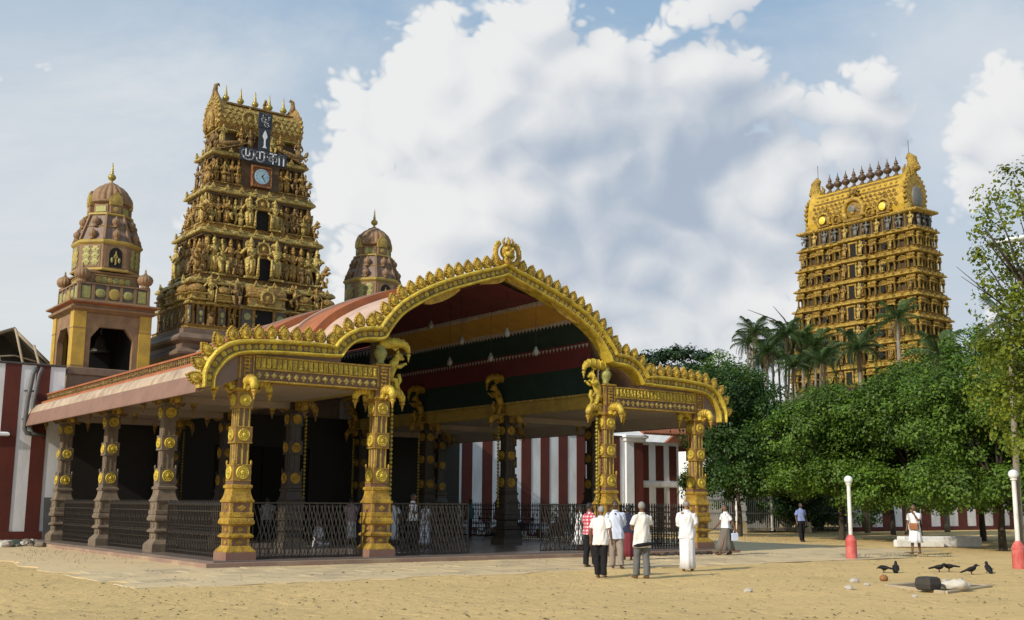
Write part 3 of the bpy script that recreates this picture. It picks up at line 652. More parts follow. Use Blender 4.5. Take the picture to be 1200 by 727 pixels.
# ------------------------------------------------------------------ sculpture kit for the gate towers
def statue(kind, m, seed=0):
    """painted stucco figure about 1 unit tall, facing -y"""
    r = random.Random(seed); b = MB()
    if kind == 'recline':
        b.tube([(-.5, 0, .12), (-.2, -.03, .13), (.1, 0, .17), (.35, 0, .28)], [.05, .08, .10, .11], 8); b.ell((.45, -.02, .42), (.075, .075, .09), 8, 6)
        b.ngon([(.075, .47), (.06, .53), (.02, .6)], 7, .46, 0); b.tube([(.35, -.05, .3), (.5, -.1, .18), (.52, -.1, .3)], [.04, .035, .03], 6); b.tube([(-.5, 0, .12), (-.66, -.03, .13)], [.05, .03], 6)
        b.box(-.7, .6, -.12, .12, 0, .05); return b.data('figure', m)
    b.box(-.17, .17, -.12, .12, 0, .05)
    sit = kind == 'seated'; lean = .04 if kind in ('flute', 'dance') else 0
    hz = .30 if sit else .47
    if sit:
        b.box(-.16, .16, -.02, .13, .05, .29)
        for s in (-1, 1): b.tube([(s*.06, 0, .33), (s*.13, -.13, .33), (s*.09, -.15, .16), (s*.08, -.17, .06)], [.075, .065, .05, .035], 7)
        b.box(-.2, .2, .08, .13, .05, .8); b.ell((0, .1, .78), (.2, .03, .18), 10, 6)
    elif kind == 'dance':
        b.tube([(.05, 0, .47), (.10, -.06, .27), (.04, -.02, .06)], [.085, .065, .04], 7); b.tube([(-.05, 0, .47), (-.2, -.10, .40), (-.10, -.10, .20)], [.085, .065, .04], 7)
    else:
        for s in (-1, 1):
            k = -.03 if (kind == 'flute' and s > 0) else 0
            b.tube([(s*.055, 0, .48), (s*.06+k, -.02, .26), (s*.055-k, 0, .05)], [.09, .07, .045], 7)
        b.tube([(0, -.06, .45), (.01, -.075, .25), (0, -.06, .10)], [.05, .04, .05], 6)
    T = hz-.02
    b.tube([(0, 0, T), (lean*.5, 0, T+.11), (lean, -.005, T+.22), (lean, 0, T+.30)], [.085, .068, .092, .065], 9, flat=1.32)
    b.tube([(-.11, 0, T+.01), (.11, 0, T+.01)], [.065, .065], 7)
    b.tube([(-.12+lean, 0, T+.27), (.12+lean, 0, T+.27)], [.055, .055], 7)
    b.tube([(lean, 0, T+.28), (lean, -.01, T+.34)], [.04, .04], 6)
    hd = (lean*1.2, -.01, T+.385); b.ell(hd, (.056, .06, .068), 8, 6); b.ell((hd[0], hd[1]-.05, hd[2]-.01), (.018, .03, .03), 5, 4)
    for s in (-1, 1): b.ell((hd[0]+s*.06, 0, hd[2]-.02), (.018, .02, .035), 5, 4)
    b.ngon([(.066, hd[2]+.03), (.07, hd[2]+.05), (.05, hd[2]+.07), (.055, hd[2]+.10), (.035, hd[2]+.14), (.015, hd[2]+.19)], 8, hd[0], hd[1], sm=True)
    sh = T+.265
    def arm(s, e, w, rr=1.0): b.tube([(s*.135+lean, 0, sh), e, w], [.045*rr, .038*rr, .03*rr], 6); b.ell(w, (.034, .034, .034), 6, 4)
    if kind == 'pray': [arm(s, (s*.17, -.07, sh-.15), (s*.02, -.14, sh-.10)) for s in (-1, 1)]
    elif kind == 'guard':
        arm(-1, (-.24, -.03, sh-.12), (-.17, -.10, sh-.02)); arm(1, (.22, -.02, sh-.14), (.16, -.12, sh-.24))
        b.tube([(.16, -.13, sh-.2), (.15, -.12, .05)], [.02, .045], 7); b.ell((0, .05, hd[2]), (.13, .02, .15), 10, 6)
    elif kind == 'dance': arm(-1, (-.26, -.03, sh-.02), (-.24, -.05, sh+.15)); arm(1, (.25, -.03, sh-.05), (.10, -.13, sh-.08))
    elif kind == 'flute': arm(-1, (-.20, -.06, sh-.10), (-.03, -.11, sh+.07)); arm(1, (.19, -.06, sh-.06), (.08, -.11, sh+.08)); b.tube([(-.07, -.12, sh+.08), (.20, -.12, sh+.10)], .012, 5)
    else:
        arm(-1, (-.20, -.02, sh-.15), (-.17, -.11, sh-.02)); arm(1, (.21, .0, sh-.15), (.15, -.07, sh-.26))
    if kind in ('four', 'seated'):
        for s in (-1, 1): arm(s, (s*.24, .03, sh-.06), (s*.23, .0, sh+.13), .85); b.ell((s*.23, 0, sh+.18), (.035, .03, .05), 6, 5)
    b.tube([(-.09, -.07, T+.18), (0, -.10, T+.08), (.09, -.07, T+.18)], [.02, .022, .02], 5)
    return b.data('figure', m)
yali_sc = yali_mesh().data('corner_beast', M['sculpt'])
SM = [M['sculpt'], M['sculpt_dark'], M['sculpt_pale']]
FIG = {k: [statue(k, m, i) for i, m in enumerate(SM)] for k in ('stand', 'pray', 'four', 'dance', 'seated', 'flute')}
FIG['guard'] = [statue('guard', M['sculpt_pale']), statue('guard', M['sculpt'])]; FIG['recline'] = [statue('recline', M['sculpt_dark'])]
KINDS_ = ['stand', 'pray', 'four', 'dance', 'seated', 'flute', 'stand', 'pray', 'four']

def kudu(m, m2):
    """horseshoe arch ornament in the xz plane, 1 wide"""
    b = MB(); P = [(.42*math.cos(a), .42*math.sin(a)*1.05+.36) for a in np.linspace(-.75, PI+.75, 15)]
    b.tube([(x, 0, z) for x, z in P], .09, 7, 0); b.ell((0, .03, .36), (.34, .08, .36), 12, 7, 1); b.ell((0, -.06, .36), (.13, .08, .16), 9, 6, 0)
    for x, z in P[1:-1:2]: b.ell((x*1.22, 0, (z-.36)*1.22+.36), (.07, .06, .07), 6, 4, 0)
    b.ngon([(.10, .80), (.06, .9), (.09, .96), (.02, 1.1)], 7, 0, 0, 0); b.box(-.42, .42, -.07, .12, -.02, .08, 1)
    return b.data('horseshoe_arch', [m, m2])
KUDU = kudu(M['sculpt_pale'], M['sculpt']); KUDU_S = kudu(M['sg_gold'], M['sg_deep'])
def shrine_dome(m, m2):
    b = MB(); b.rect([(.40, 0), (.42, .05), (.36, .08), (.33, .10), (.33, .30), (.44, .34), (.45, .38), (.34, .42)], 0, 0, mi=1)
    b.ngon([(.30, .42), (.40, .50), (.42, .60), (.36, .74), (.22, .86), (.08, .92)], 16, mi=0, sm=True, flute=.06, nf=16); b.ngon([(.08, .92), (.10, .97), (.05, 1.02), (.015, 1.16)], 8, mi=0)
    for s in (-1, 1): b.box(-.08, .08, s*.34-.02, s*.34+.02, .10, .28, 0); b.box(s*.34-.02, s*.34+.02, -.08, .08, .10, .28, 0)
    return b.data('miniature_shrine', [m, m2])
SHR = shrine_dome(M['sculpt'], M['sculpt_pale'])
def sala(m, m2):
    """little barrel-roofed pavilion, 1 long, facing -y"""
    b = MB(); b.box(-.45, .45, -.22, .22, 0, .06, 1); b.box(-.40, .40, -.17, .17, .06, .34, 1)
    for k in range(5): b.box(-.40+.2*k-.03, -.40+.2*k+.03, -.20, .2, .06, .34, 0)
    b.rect([(0, .34), (.07, .37), (.08, .41), (0, .45)], .42, .19, mi=0)
    R = []
    for x, s in ((-.46, .9), (-.40, 1), (.40, 1), (.46, .9)):
        R.append([(x, .24*s*math.cos(a)*1.0, .44+.34*s*math.sin(a)) for a in np.linspace(-.25, PI+.25, 9)])
    b.rings(R, 0, True, True, True)
    b.ell((0, -.22, .56), (.15, .06, .16), 9, 6, 1); b.ell((0, -.26, .56), (.07, .05, .08), 7, 5, 0)
    for x in (-.25, 0, .25): b.ngon([(.04, .78), (.05, .83), (.01, .93)], 6, x, 0, 0)
    return b.data('miniature_pavilion', [m, m2])
SALA = sala(M['sculpt'], M['sculpt_pale']); SALA_S = sala(M['sg_gold'], M['sg_deep']); SALA_D = sala(M['sg_deep'], M['sg_gold'])
def finial(m): return MB().ngon([(.10, 0), (.13, .04), (.06, .08), (.05, .12), (.17, .20), (.21, .30), (.15, .40), (.06, .44), (.10, .48), (.05, .52), (.085, .58), (.04, .62), (.065, .68), (.03, .73), (.045, .79), (.006, 1.0)], 12, sm=True).data('finial', m)
FIN = finial(M['fin']); FIN_C = MB().ngon([(.28, 0), (.32, .08), (.20, .16), (.12, .30), (.14, .40), (.30, .52), (.40, .68), (.38, .82), (.22, .98), (.10, 1.04), (.19, 1.12), (.21, 1.2), (.10, 1.30), (.14, 1.38), (.05, 1.5), (.015, 1.85)], 14, sm=True).data('finial', M['copper'])
def pil(m, m2): return MB().rect([(.5, 0), (.5, .08), (.36, .12), (.36, .74), (.42, .78), (.5, .84), (.55, .9), (.55, 1.0)], 0, 0, mi=0).data('pilaster', m)
PIL = pil(M['sculpt'], None); PIL_S = pil(M['sg_gold'], None); PIL_D = pil(M['sculpt_dark'], None)
ANT = MB().poly([(-.09, 0), (.09, 0), (.10, .06), (.05, .13), (0, .24), (-.05, .13), (-.10, .06)], -.04, .04).data('antefix', M['sculpt_pale'])
KAP = [(0, 0), (.05, .01), (.11, .03), (.13, .08), (.10, .16), (.04, .22), (0, .26)]                    # overhanging cornice

# ------------------------------------------------------------------ entrance tower with the sculptures
GY = 20.3
gop = thing('entrance_gate_tower', 'tall tapering temple tower crowded with ochre sculptures, sign and clock', 'temple tower', (0, GY, 0))
LV = [(8.9, 3.62, 2.35), (11.25, 3.22, 1.92), (13.65, 2.72, 1.52), (15.65, 2.42, 1.16), (17.5, 2.12, .86)]
# plain moulded base down to the ground
b = MB(); b.rect([(.1, .0), (.1, 1.2), (-.05, 1.3), (-.05, 6.2), (.05, 6.3)], 3.85, 2.45, mi=0); obj('tower_base', b, M['base_brown'], gop)
b = MB(); b.rect([(0, 6.3), (.05, 7.0), (.12, 7.05), (.12, 7.15), (-.1, 7.2), (-.1, 7.55), (.05, 7.6), (.30, 7.75), (.32, 7.85), (.15, 8.0), (.05, 8.05), (.05, 8.25), (.28, 8.36), (.33, 8.45), (.20, 8.62), (.0, 8.70), (.0, 8.9)], 3.72, 2.40); obj('base_cornice', b, M['base_brown'], gop)
for k in range(9):
    link('figure', FIG[KINDS_[k]][k % 3], gop, (-3.2+.8*k, -2.40, 6.95), (0, 0, 0), .62)
rg = random.Random(3)
RPN = MB().box(-.24, .24, -.03, .03, 0, 1.0, 1).ngon([(.16, 0), (.17, .03), (.1, .05)], 10, mi=0, M=Matrix.Translation((0, -.03, .6)) @ Matrix.Rotation(PI/2, 4, 'X')).ell((0, -.03, .25), (.12, .04, .14), 7, 5, 0).data('relief_panel', [M['bt_green'], M['dark_stone']])
def face_pts(hx, hy, gap, n_front, n_side):
    out = []
    for k in range(n_front):
        x = -hx+2*hx*(k+.5)/n_front
        if abs(x) > gap: out.append((x, -hy, 0))
    for s in (-1, 1):
        for k in range(n_side): out.append((s*hx, -hy+2*hy*(k+.5)/n_side, s*PI/2))
    return out
for i in range(4):
    z0, hx, hy = LV[i]; z1, hx1, hy1 = LV[i+1]; H = z1-z0; W = hx1+.12; D = hy1+.10
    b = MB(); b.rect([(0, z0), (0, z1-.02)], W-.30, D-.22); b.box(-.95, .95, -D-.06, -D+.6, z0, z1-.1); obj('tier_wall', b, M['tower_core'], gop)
    b = MB(); b.rect([(.08, z0), (.10, z0+.05), (.0, z0+.10), (.0, z0+.18), (.06, z0+.21), (-.10, z0+.25)], W+.18, D+.16); obj('tier_plinth', b, M['sculpt_dark'] if i % 2 else M['sculpt'], gop)
    b = MB(); b.rect([(o*1.0-.05, z1-.30+z) for o, z in KAP], W+.10, D+.08)
    C_ = obj('tier_cornice', b, M['cornice_gold'], gop)
    b = MB(); b.rect([(-.1, z1-.42), (.0, z1-.40), (.0, z1-.31)], W, D); obj('dentil_course', b, M['tower_core'], gop)
    # little flame antefixes along the cornice edge
    for (x, y, rz) in face_pts(W+.17, D+.15, .0, 8, 3): link('antefix', ANT, C_, (x, y, z1-.13), (0, 0, rz))
    for (x, y, rz) in face_pts(W+.11, D+.09, .0, 7, 3): link('cornice_arch', KUDU, C_, (x, y, z1-.26), (0, 0, rz), (.26, .3, .24))
    # engaged columns
    for (x, y, rz) in face_pts(W-.26, D-.18, .75, 16 if i < 2 else 13, 6):
        link('pilaster', PIL if rg.random() < .6 else PIL_D, gop, (x, y, z0+.22), (0, 0, rz), (.13, .13, H-.62))
    if i == 0:
        # lowest tier: pilastered storey, then miniature shrines with figures between
        zm = z0+1.12
        b = MB(); b.rect([(o*.9, zm+z*.8) for o, z in KAP], W+.06, D+.05); obj('tier_cornice', b, M['cornice_gold'], gop)
        for k, (x, y, rz) in enumerate(face_pts(W+.02, D+.0, .70, 14, 8)):
            for q in (-.11, .11): link('pilaster', PIL, gop, (x+q*math.cos(rz), y+q*math.sin(rz), z0+.25), (0, 0, rz), (.11, .11, .88))
            if k % 2: link('attendant', FIG[KINDS_[k % 9]][k % 3], gop, (x+.26*math.cos(rz), y+.26*math.sin(rz)-.04*(rz == 0), z0+.24), (0, 0, rz), .82)
            else: link('relief_panel', RPN, gop, (x+.26*math.cos(rz), y+.26*math.sin(rz)-.02*(rz == 0), z0+.30), (0, 0, rz), (.55, .8, .75))
        for k, x in enumerate((-3.1, -1.95, 1.95, 3.1)): link('miniature_shrine', SHR, gop, (x, -D-.06, zm+.18), (0, 0, 0), (.95, .8, .78))
        for k, x in enumerate((-2.55, -1.4, 1.4, 2.5)): link('figure', FIG[('guard', 'seated', 'dance', 'guard')[k]][k % 2], gop, (x, -D-.22, zm+.02), (0, 0, 0), 1.28)
        for s in (-1, 1):
            for k, y in enumerate((-1.4, -.1, 1.2)): link('miniature_shrine', SHR, gop, (s*(W+.04), y, zm+.18), (0, 0, 0), .8)
            for k, y in enumerate((-.75, .55)): link('figure', FIG['stand'][k], gop, (s*(W+.12), y, zm+.05), (0, 0, s*PI/2), 1.0)
        link('miniature_pavilion', SALA, gop, (0, -D-.25, zm+.10), (0, 0, 0), (2.0, .9, 1.2)); link('horseshoe_arch', KUDU, gop, (0, -D-.50, zm+.30), (0, 0, 0), (.72, .6, .66))
    else:
        hh = (H-.48)/1.03
        for k, (x, y, rz) in enumerate(face_pts(W+.02, D+.02, .80, 15 if i == 1 else 14 if i == 2 else 13, 6 if i < 3 else 5)):
            kd = KINDS_[(k*5+i*3) % 9]; s = hh*rg.uniform(.80, .98)
            link('figure', FIG[kd][rg.choice((0, 0, 0, 1, 2))], gop, (x+rg.uniform(-.04, .04), y, z0+.23), (0, 0, rz+rg.uniform(-.2, .2)), (s*.88, s*.95, s))
        for k, (x, y, rz) in enumerate(face_pts(W+.10, D+.16, .9, 14, 5)):
            if rg.random() < .8: link('attendant', FIG[KINDS_[(k*4+i) % 9]][rg.choice((0, 1, 1, 2))], gop, (x+rg.uniform(-.08, .08), y, z0+.21), (0, 0, rz+rg.uniform(-.4, .4)), hh*rg.uniform(.42, .6))
        for k, (x, y, rz) in enumerate(face_pts(W-.12, D-.06, .6, 12, 5)):
            if rg.random() < .6: link('attendant', FIG[KINDS_[(k*7+i) % 9]][rg.choice((0, 1, 1))], gop, (x+rg.uniform(-.08, .08), y, z0+.62*H), (0, 0, rz), hh*.42)
        if i < 3:
            for s in (-1, 1):
                link('figure', FIG['guard'][0], gop, (s*.62, -D-.20, z0+.22), (0, 0, 0), (s*-hh*1.02, hh*1.02, hh*1.0))
            link('horseshoe_arch', KUDU, gop, (0, -D-.20, z0+H*.60), (0, 0, 0), (.72, .7, .62))
            link('lintel_ledge', MB().rect([(-.05, 0), (.04, .02), (.05, .09), (-.05, .12)], .48, .14).data('lintel_ledge', M['sculpt']), gop, (0, -D-.12, z0+H*.56))
        # corner beasts
        for s in (-1, 1): link('corner_beast', yali_sc, gop, (s*(W+.05), -D-.02, z0+.35), (0, 0, PI*(s < 0) - s*.8), .72*hh/1.6)
    if i < 3:
        dw = .36 if i else .42
        f = MB(); y = -D-.10
        f.box(-dw-.12, -dw, y-.06, y+.1, z0+.16, z0+1.22, 0); f.box(dw, dw+.12, y-.06, y+.1, z0+.16, z0+1.22, 0); f.box(-dw-.16, dw+.16, y-.08, y+.1, z0+1.22, z0+1.36, 0)
        dr = obj('doorway', f, [M['sculpt']], gop); link('door_shade_panel', MB().box(-dw+.002, dw-.002, y-.02, y+.035, z0+.16, z0+1.218).data('door_shade_panel', M['hole_shade']), dr)  # the black slab before the wall paints the doorway's shade
        if i == 0:
            for s in (-1, 1):
                pn = MB().box(-.24, .24, -.03, .03, 0, 1.0, 1).ngon([(.16, 0), (.17, .03), (.1, .05)], 10, mi=0, M=Matrix.Translation((0, -.03, .6)) @ Matrix.Rotation(PI/2, 4, 'X')).data('relief_panel', [M['bt_green'], M['dark_stone']])
                link('relief_panel', pn, gop, (s*.78, -D-.09, z0+.2))
# gap filler behind the top tier; clock on the fourth tier
z0, hx, hy = LV[3]; D = LV[4][2]+.10
ck = link('clock', MB().box(-.48, .48, -.14, .02, -.52, .52, 0).box(-.44, .44, -.16, -.13, .44, .48, 1).box(-.44, .44, -.16, -.13, -.48, -.44, 1).box(-.48, -.44, -.16, -.13, -.48, .48, 1).box(.44, .48, -.16, -.13, -.48, .48, 1).data('clock', [M['clock_case'], M['sculpt']]), gop, (0, 19.18-GY+.02, 16.45))
RX = Matrix.Rotation(PI/2, 4, 'X')
link('dial', MB().ngon([(.36, 0), (.36, .03), (.33, .035)], 28, M=RX).data('dial', M['dial']), ck, (0, -.14, 0))
hm = MB(); hm.poly([(-.018, -.05), (.018, -.05), (.008, .27), (-.008, .27)], -.012, 0)
for k in range(12):
    a = k*PI/6; hm.poly([((.30+.03*q)*math.sin(a)+w*math.cos(a), (.30+.03*q)*math.cos(a)-w*math.sin(a)) for q, w in ((-1, -.01), (-1, .01), (.6, .01), (.6, -.01))], -.004, 0)
link('minute_hand', hm.data('minute_hand', M['black']), ck, (0, -.178, 0), (0, math.radians(150), 0))
link('hour_hand', MB().poly([(-.022, -.05), (.022, -.05), (.01, .19), (-.01, .19)], -.012, 0).data('hour_hand', M['black']), ck, (0, -.195, 0), (0, math.radians(38), 0))
# neck with reclining figures, barrel roof, gables, finials
z0 = 17.5
b = MB(); b.rect([(.08, z0), (.10, z0+.06), (-.05, z0+.12), (-.12, z0+1.0)], 1.95, .72); obj('tower_neck', b, M['tower_core'], gop)
for s in (-1, 1):
    link('figure', FIG['recline'][0], gop, (s*1.55, -1.0, z0+.12), (0, s*.35, 0), (s*1.3, 1.3, 1.3))
for k, x in enumerate((-1.0, -.55, .55, .95, 1.9, -1.9)): link('figure', FIG[('stand', 'four', 'seated', 'pray', 'stand', 'flute')[k]][k % 3], gop, (x, -.98, z0+.12), (0, 0, 0), 1.05)
for s in (-1, 1):
    for y in (-.5, .1, .6): link('figure', FIG['stand'][1], gop, (s*2.0, y, z0+.1), (0, 0, s*PI/2), .95)
b = MB(); b.rect([(o, z0+.95+z*.6) for o, z in KAP], 1.95, .80); obj('tier_cornice', b, M['cornice_gold'], gop)
BR = [(-.86, 18.58), (-.98, 18.85), (-.95, 19.2), (-.78, 19.6), (-.50, 19.88), (-.2, 20.02), (.2, 20.02), (.5, 19.88), (.78, 19.6), (.95, 19.2), (.98, 18.85), (.86, 18.58)]
R = []
for x in np.linspace(-2.04, 2.04, 25):
    lift_ = .35*max(0, (abs(x)-1.4)/.58)**2
    R.append([(x, y, z+lift_*max(0, (z-19)/1.0)) for y, z in BR])
b = MB(); b.rings(R, 0, True, True, False); obj('barrel_roof', b, M['sculpt'], gop)
sca = MB().poly([(-.13, 0), (0, -.13), (.13, 0), (0, .13)], 0, -.03).data('roof_scale', M['sculpt_pale'])
for r_, (y, z, tilt) in enumerate(((-.985, 18.92, -.12), (-.965, 19.14, .1), (-.90, 19.36, .38), (-.80, 19.58, .5))):
    for k in range(15):
        x = -1.96+.28*k+(.14 if r_ % 2 else 0)
        if abs(x) < 1.86: link('roof_scale', sca, gop, (x, y-.0, z), (-tilt, 0, 0))
obj('ridge_band', MB().box(-1.75, 1.75, -.62, .62, 19.86, 19.92).box(-1.7, 1.7, -.28, .28, 20.0, 20.07), M['sculpt_dark'], gop)
for k in range(5): link('finial', FIN, gop, (-1.44+.73*k, 0, 20.04), (0, 0, 0), (.82, .82, .92))
for s in (-1, 1):
    g = MB(); out = [(.92*math.cos(a), 19.15+.96*math.sin(a)) for a in np.linspace(-.6, PI+.6, 17)]
    g.poly(out, s*2.0, s*2.12, 0, 'x')
    for y, z in out[1:-1]: g.tube([(s*2.06, y, z), (s*2.06, y*1.06, (z-19.15)*1.06+19.15), (s*2.06, y*1.13, (z-19.15)*1.14+19.17)], [.10, .085, .02], 6, 1)
    for y, z in out[1:-1:1]: g.ell((s*2.14, y*.82, (z-19.15)*.82+19.15), (.06, .08, .08), 6, 5, 1)
    for q in (-.45, .45): g.tube([(s*2.15, q, 18.6), (s*2.17, q*.9, 19.1), (s*2.15, q*.5, 19.5)], [.12, .1, .06], 7, 0)
    g.ell((s*2.13, 0, 19.1), (.1, .42, .5), 10, 7, 1); g.ell((s*2.2, 0, 19.05), (.1, .2, .3), 8, 6, 0)
    obj('end_gable', g, [M['sculpt'], M['sculpt_pale']], gop)
    h = MB(); h.tube([(s*1.65, 0, 19.98), (s*1.95, 0, 20.15), (s*2.16, 0, 20.5), (s*2.12, 0, 20.84), (s*1.98, 0, 20.92), (s*1.93, 0, 20.82)], [.09, .14, .14, .10, .06, .03], 9); h.ell((s*2.16, 0, 20.5), (.12, .13, .14), 8, 6); h.tube([(s*2.2, 0, 20.05), (s*2.28, 0, 20.4)], [.12, .05], 7)
    h.v = [(x*.92, y, z) for x, y, z in h.v]; obj('ridge_horn', h, M['sculpt_dark'], gop)
link('horseshoe_arch', KUDU, gop, (-.62, -.98, 18.9), (0, 0, 0), (.8, .5, .75)); link('horseshoe_arch', KUDU, gop, (.75, -.98, 18.9), (0, 0, 0), (.7, .5, .6)); link('ridge_beast', yali_sc, gop, (.3, -.35, 19.9), (0, 0, -PI/2), .5)
# sign boards with their lettering
sgn = link('sign_board', MB().bevbox(-1.14, 1.14, -.10, .0, -.30, .30, .015).data('sign_board', M['slate']), gop, (-.19, 18.6-GY, 17.22), (0, math.radians(0), 0))
sg2 = link('sign_board', MB().bevbox(-.33, .33, -.10, .0, -.36, .36, .015).data('sign_board', M['slate']), gop, (-.17, 18.62-GY, 18.98))
sg3 = link('sign_board', MB().bevbox(-.27, .27, -.10, .0, -.55, .54, .015).data('sign_board', M['slate']), gop, (-.17, 18.63-GY, 18.08))
def strokes(lines, w, name, parent, loc):
    g = MB()
    for ln in lines:
        pts = [Vector((p[0], 0, p[1])) for p in ln]
        for a, c in zip(pts[:-1], pts[1:]):
            d = (c-a).normalized(); n_ = Vector((-d.z, 0, d.x))*w; e = d*w*.8
            q = [a-e+n_, a-e-n_, c+e-n_, c+e+n_]
            g.poly([(p.x, p.z) for p in q], -.02, 0)
    return link(name, g.data(name, M['letters']), parent, loc)
def arc(cx, cz, rx, rz, a0, a1, n=9): return [(cx+rx*math.cos(math.radians(a0+(a1-a0)*k/n)), cz+rz*math.sin(math.radians(a0+(a1-a0)*k/n))) for k in range(n+1)]
mu = [[(-.88, .22), (-.88, -.08), (-.70, -.08), (-.70, .10)], arc(-.60, .10, .10, .12, 180, 0), [(-.50, .10), (-.50, -.06)], arc(-.76, -.06, .26, .19, 0, -150), arc(-.88, .03, .17, .20, 225, 140)]
ru = [[(-.20, -.10), (-.20, .22), (.02, .22), (.02, -.08)], arc(-.17, -.06, .19, .19, -5, -160), arc(-.24, .04, .14, .18, 220, 130), arc(.10, .06, .08, .10, 170, -20)]
kaa = [[(.30, .22), (.60, .22)], [(.45, .22), (.45, -.24)], arc(.36, -.04, .09, .10, 20, 340), arc(.55, -.02, .10, .11, 170, -60), [(.76, -.24), (.76, .10)], arc(.87, .10, .11, .11, 180, 0), [(.98, .10), (.98, -.24)]]
strokes(mu, .026, 'lettering', sgn, (0, -.101, 0)); strokes(ru, .026, 'lettering', sgn, (0, -.101, 0)); strokes(kaa, .026, 'lettering', sgn, (0, -.101, 0))
om = [arc(.02, .20, .16, .07, 170, 0), arc(.0, .08, .18, .18, 30, -70), arc(-.09, .02, .09, .10, 10, 300), arc(.06, -.20, .09, .08, 60, 340)]
strokes(om, .028, 'lettering', sg2, (0, -.101, 0))
link('spear_emblem', MB().poly([(0, .42), (.06, .30), (.115, .12), (.06, .02), (.035, -.02), (.035, -.30), (.10, -.42), (-.10, -.42), (-.035, -.30), (-.035, -.02), (-.06, .02), (-.115, .12), (-.06, .30)], -.03, 0).data('spear_emblem', M['letters']), sg3, (0, -.101, 0))

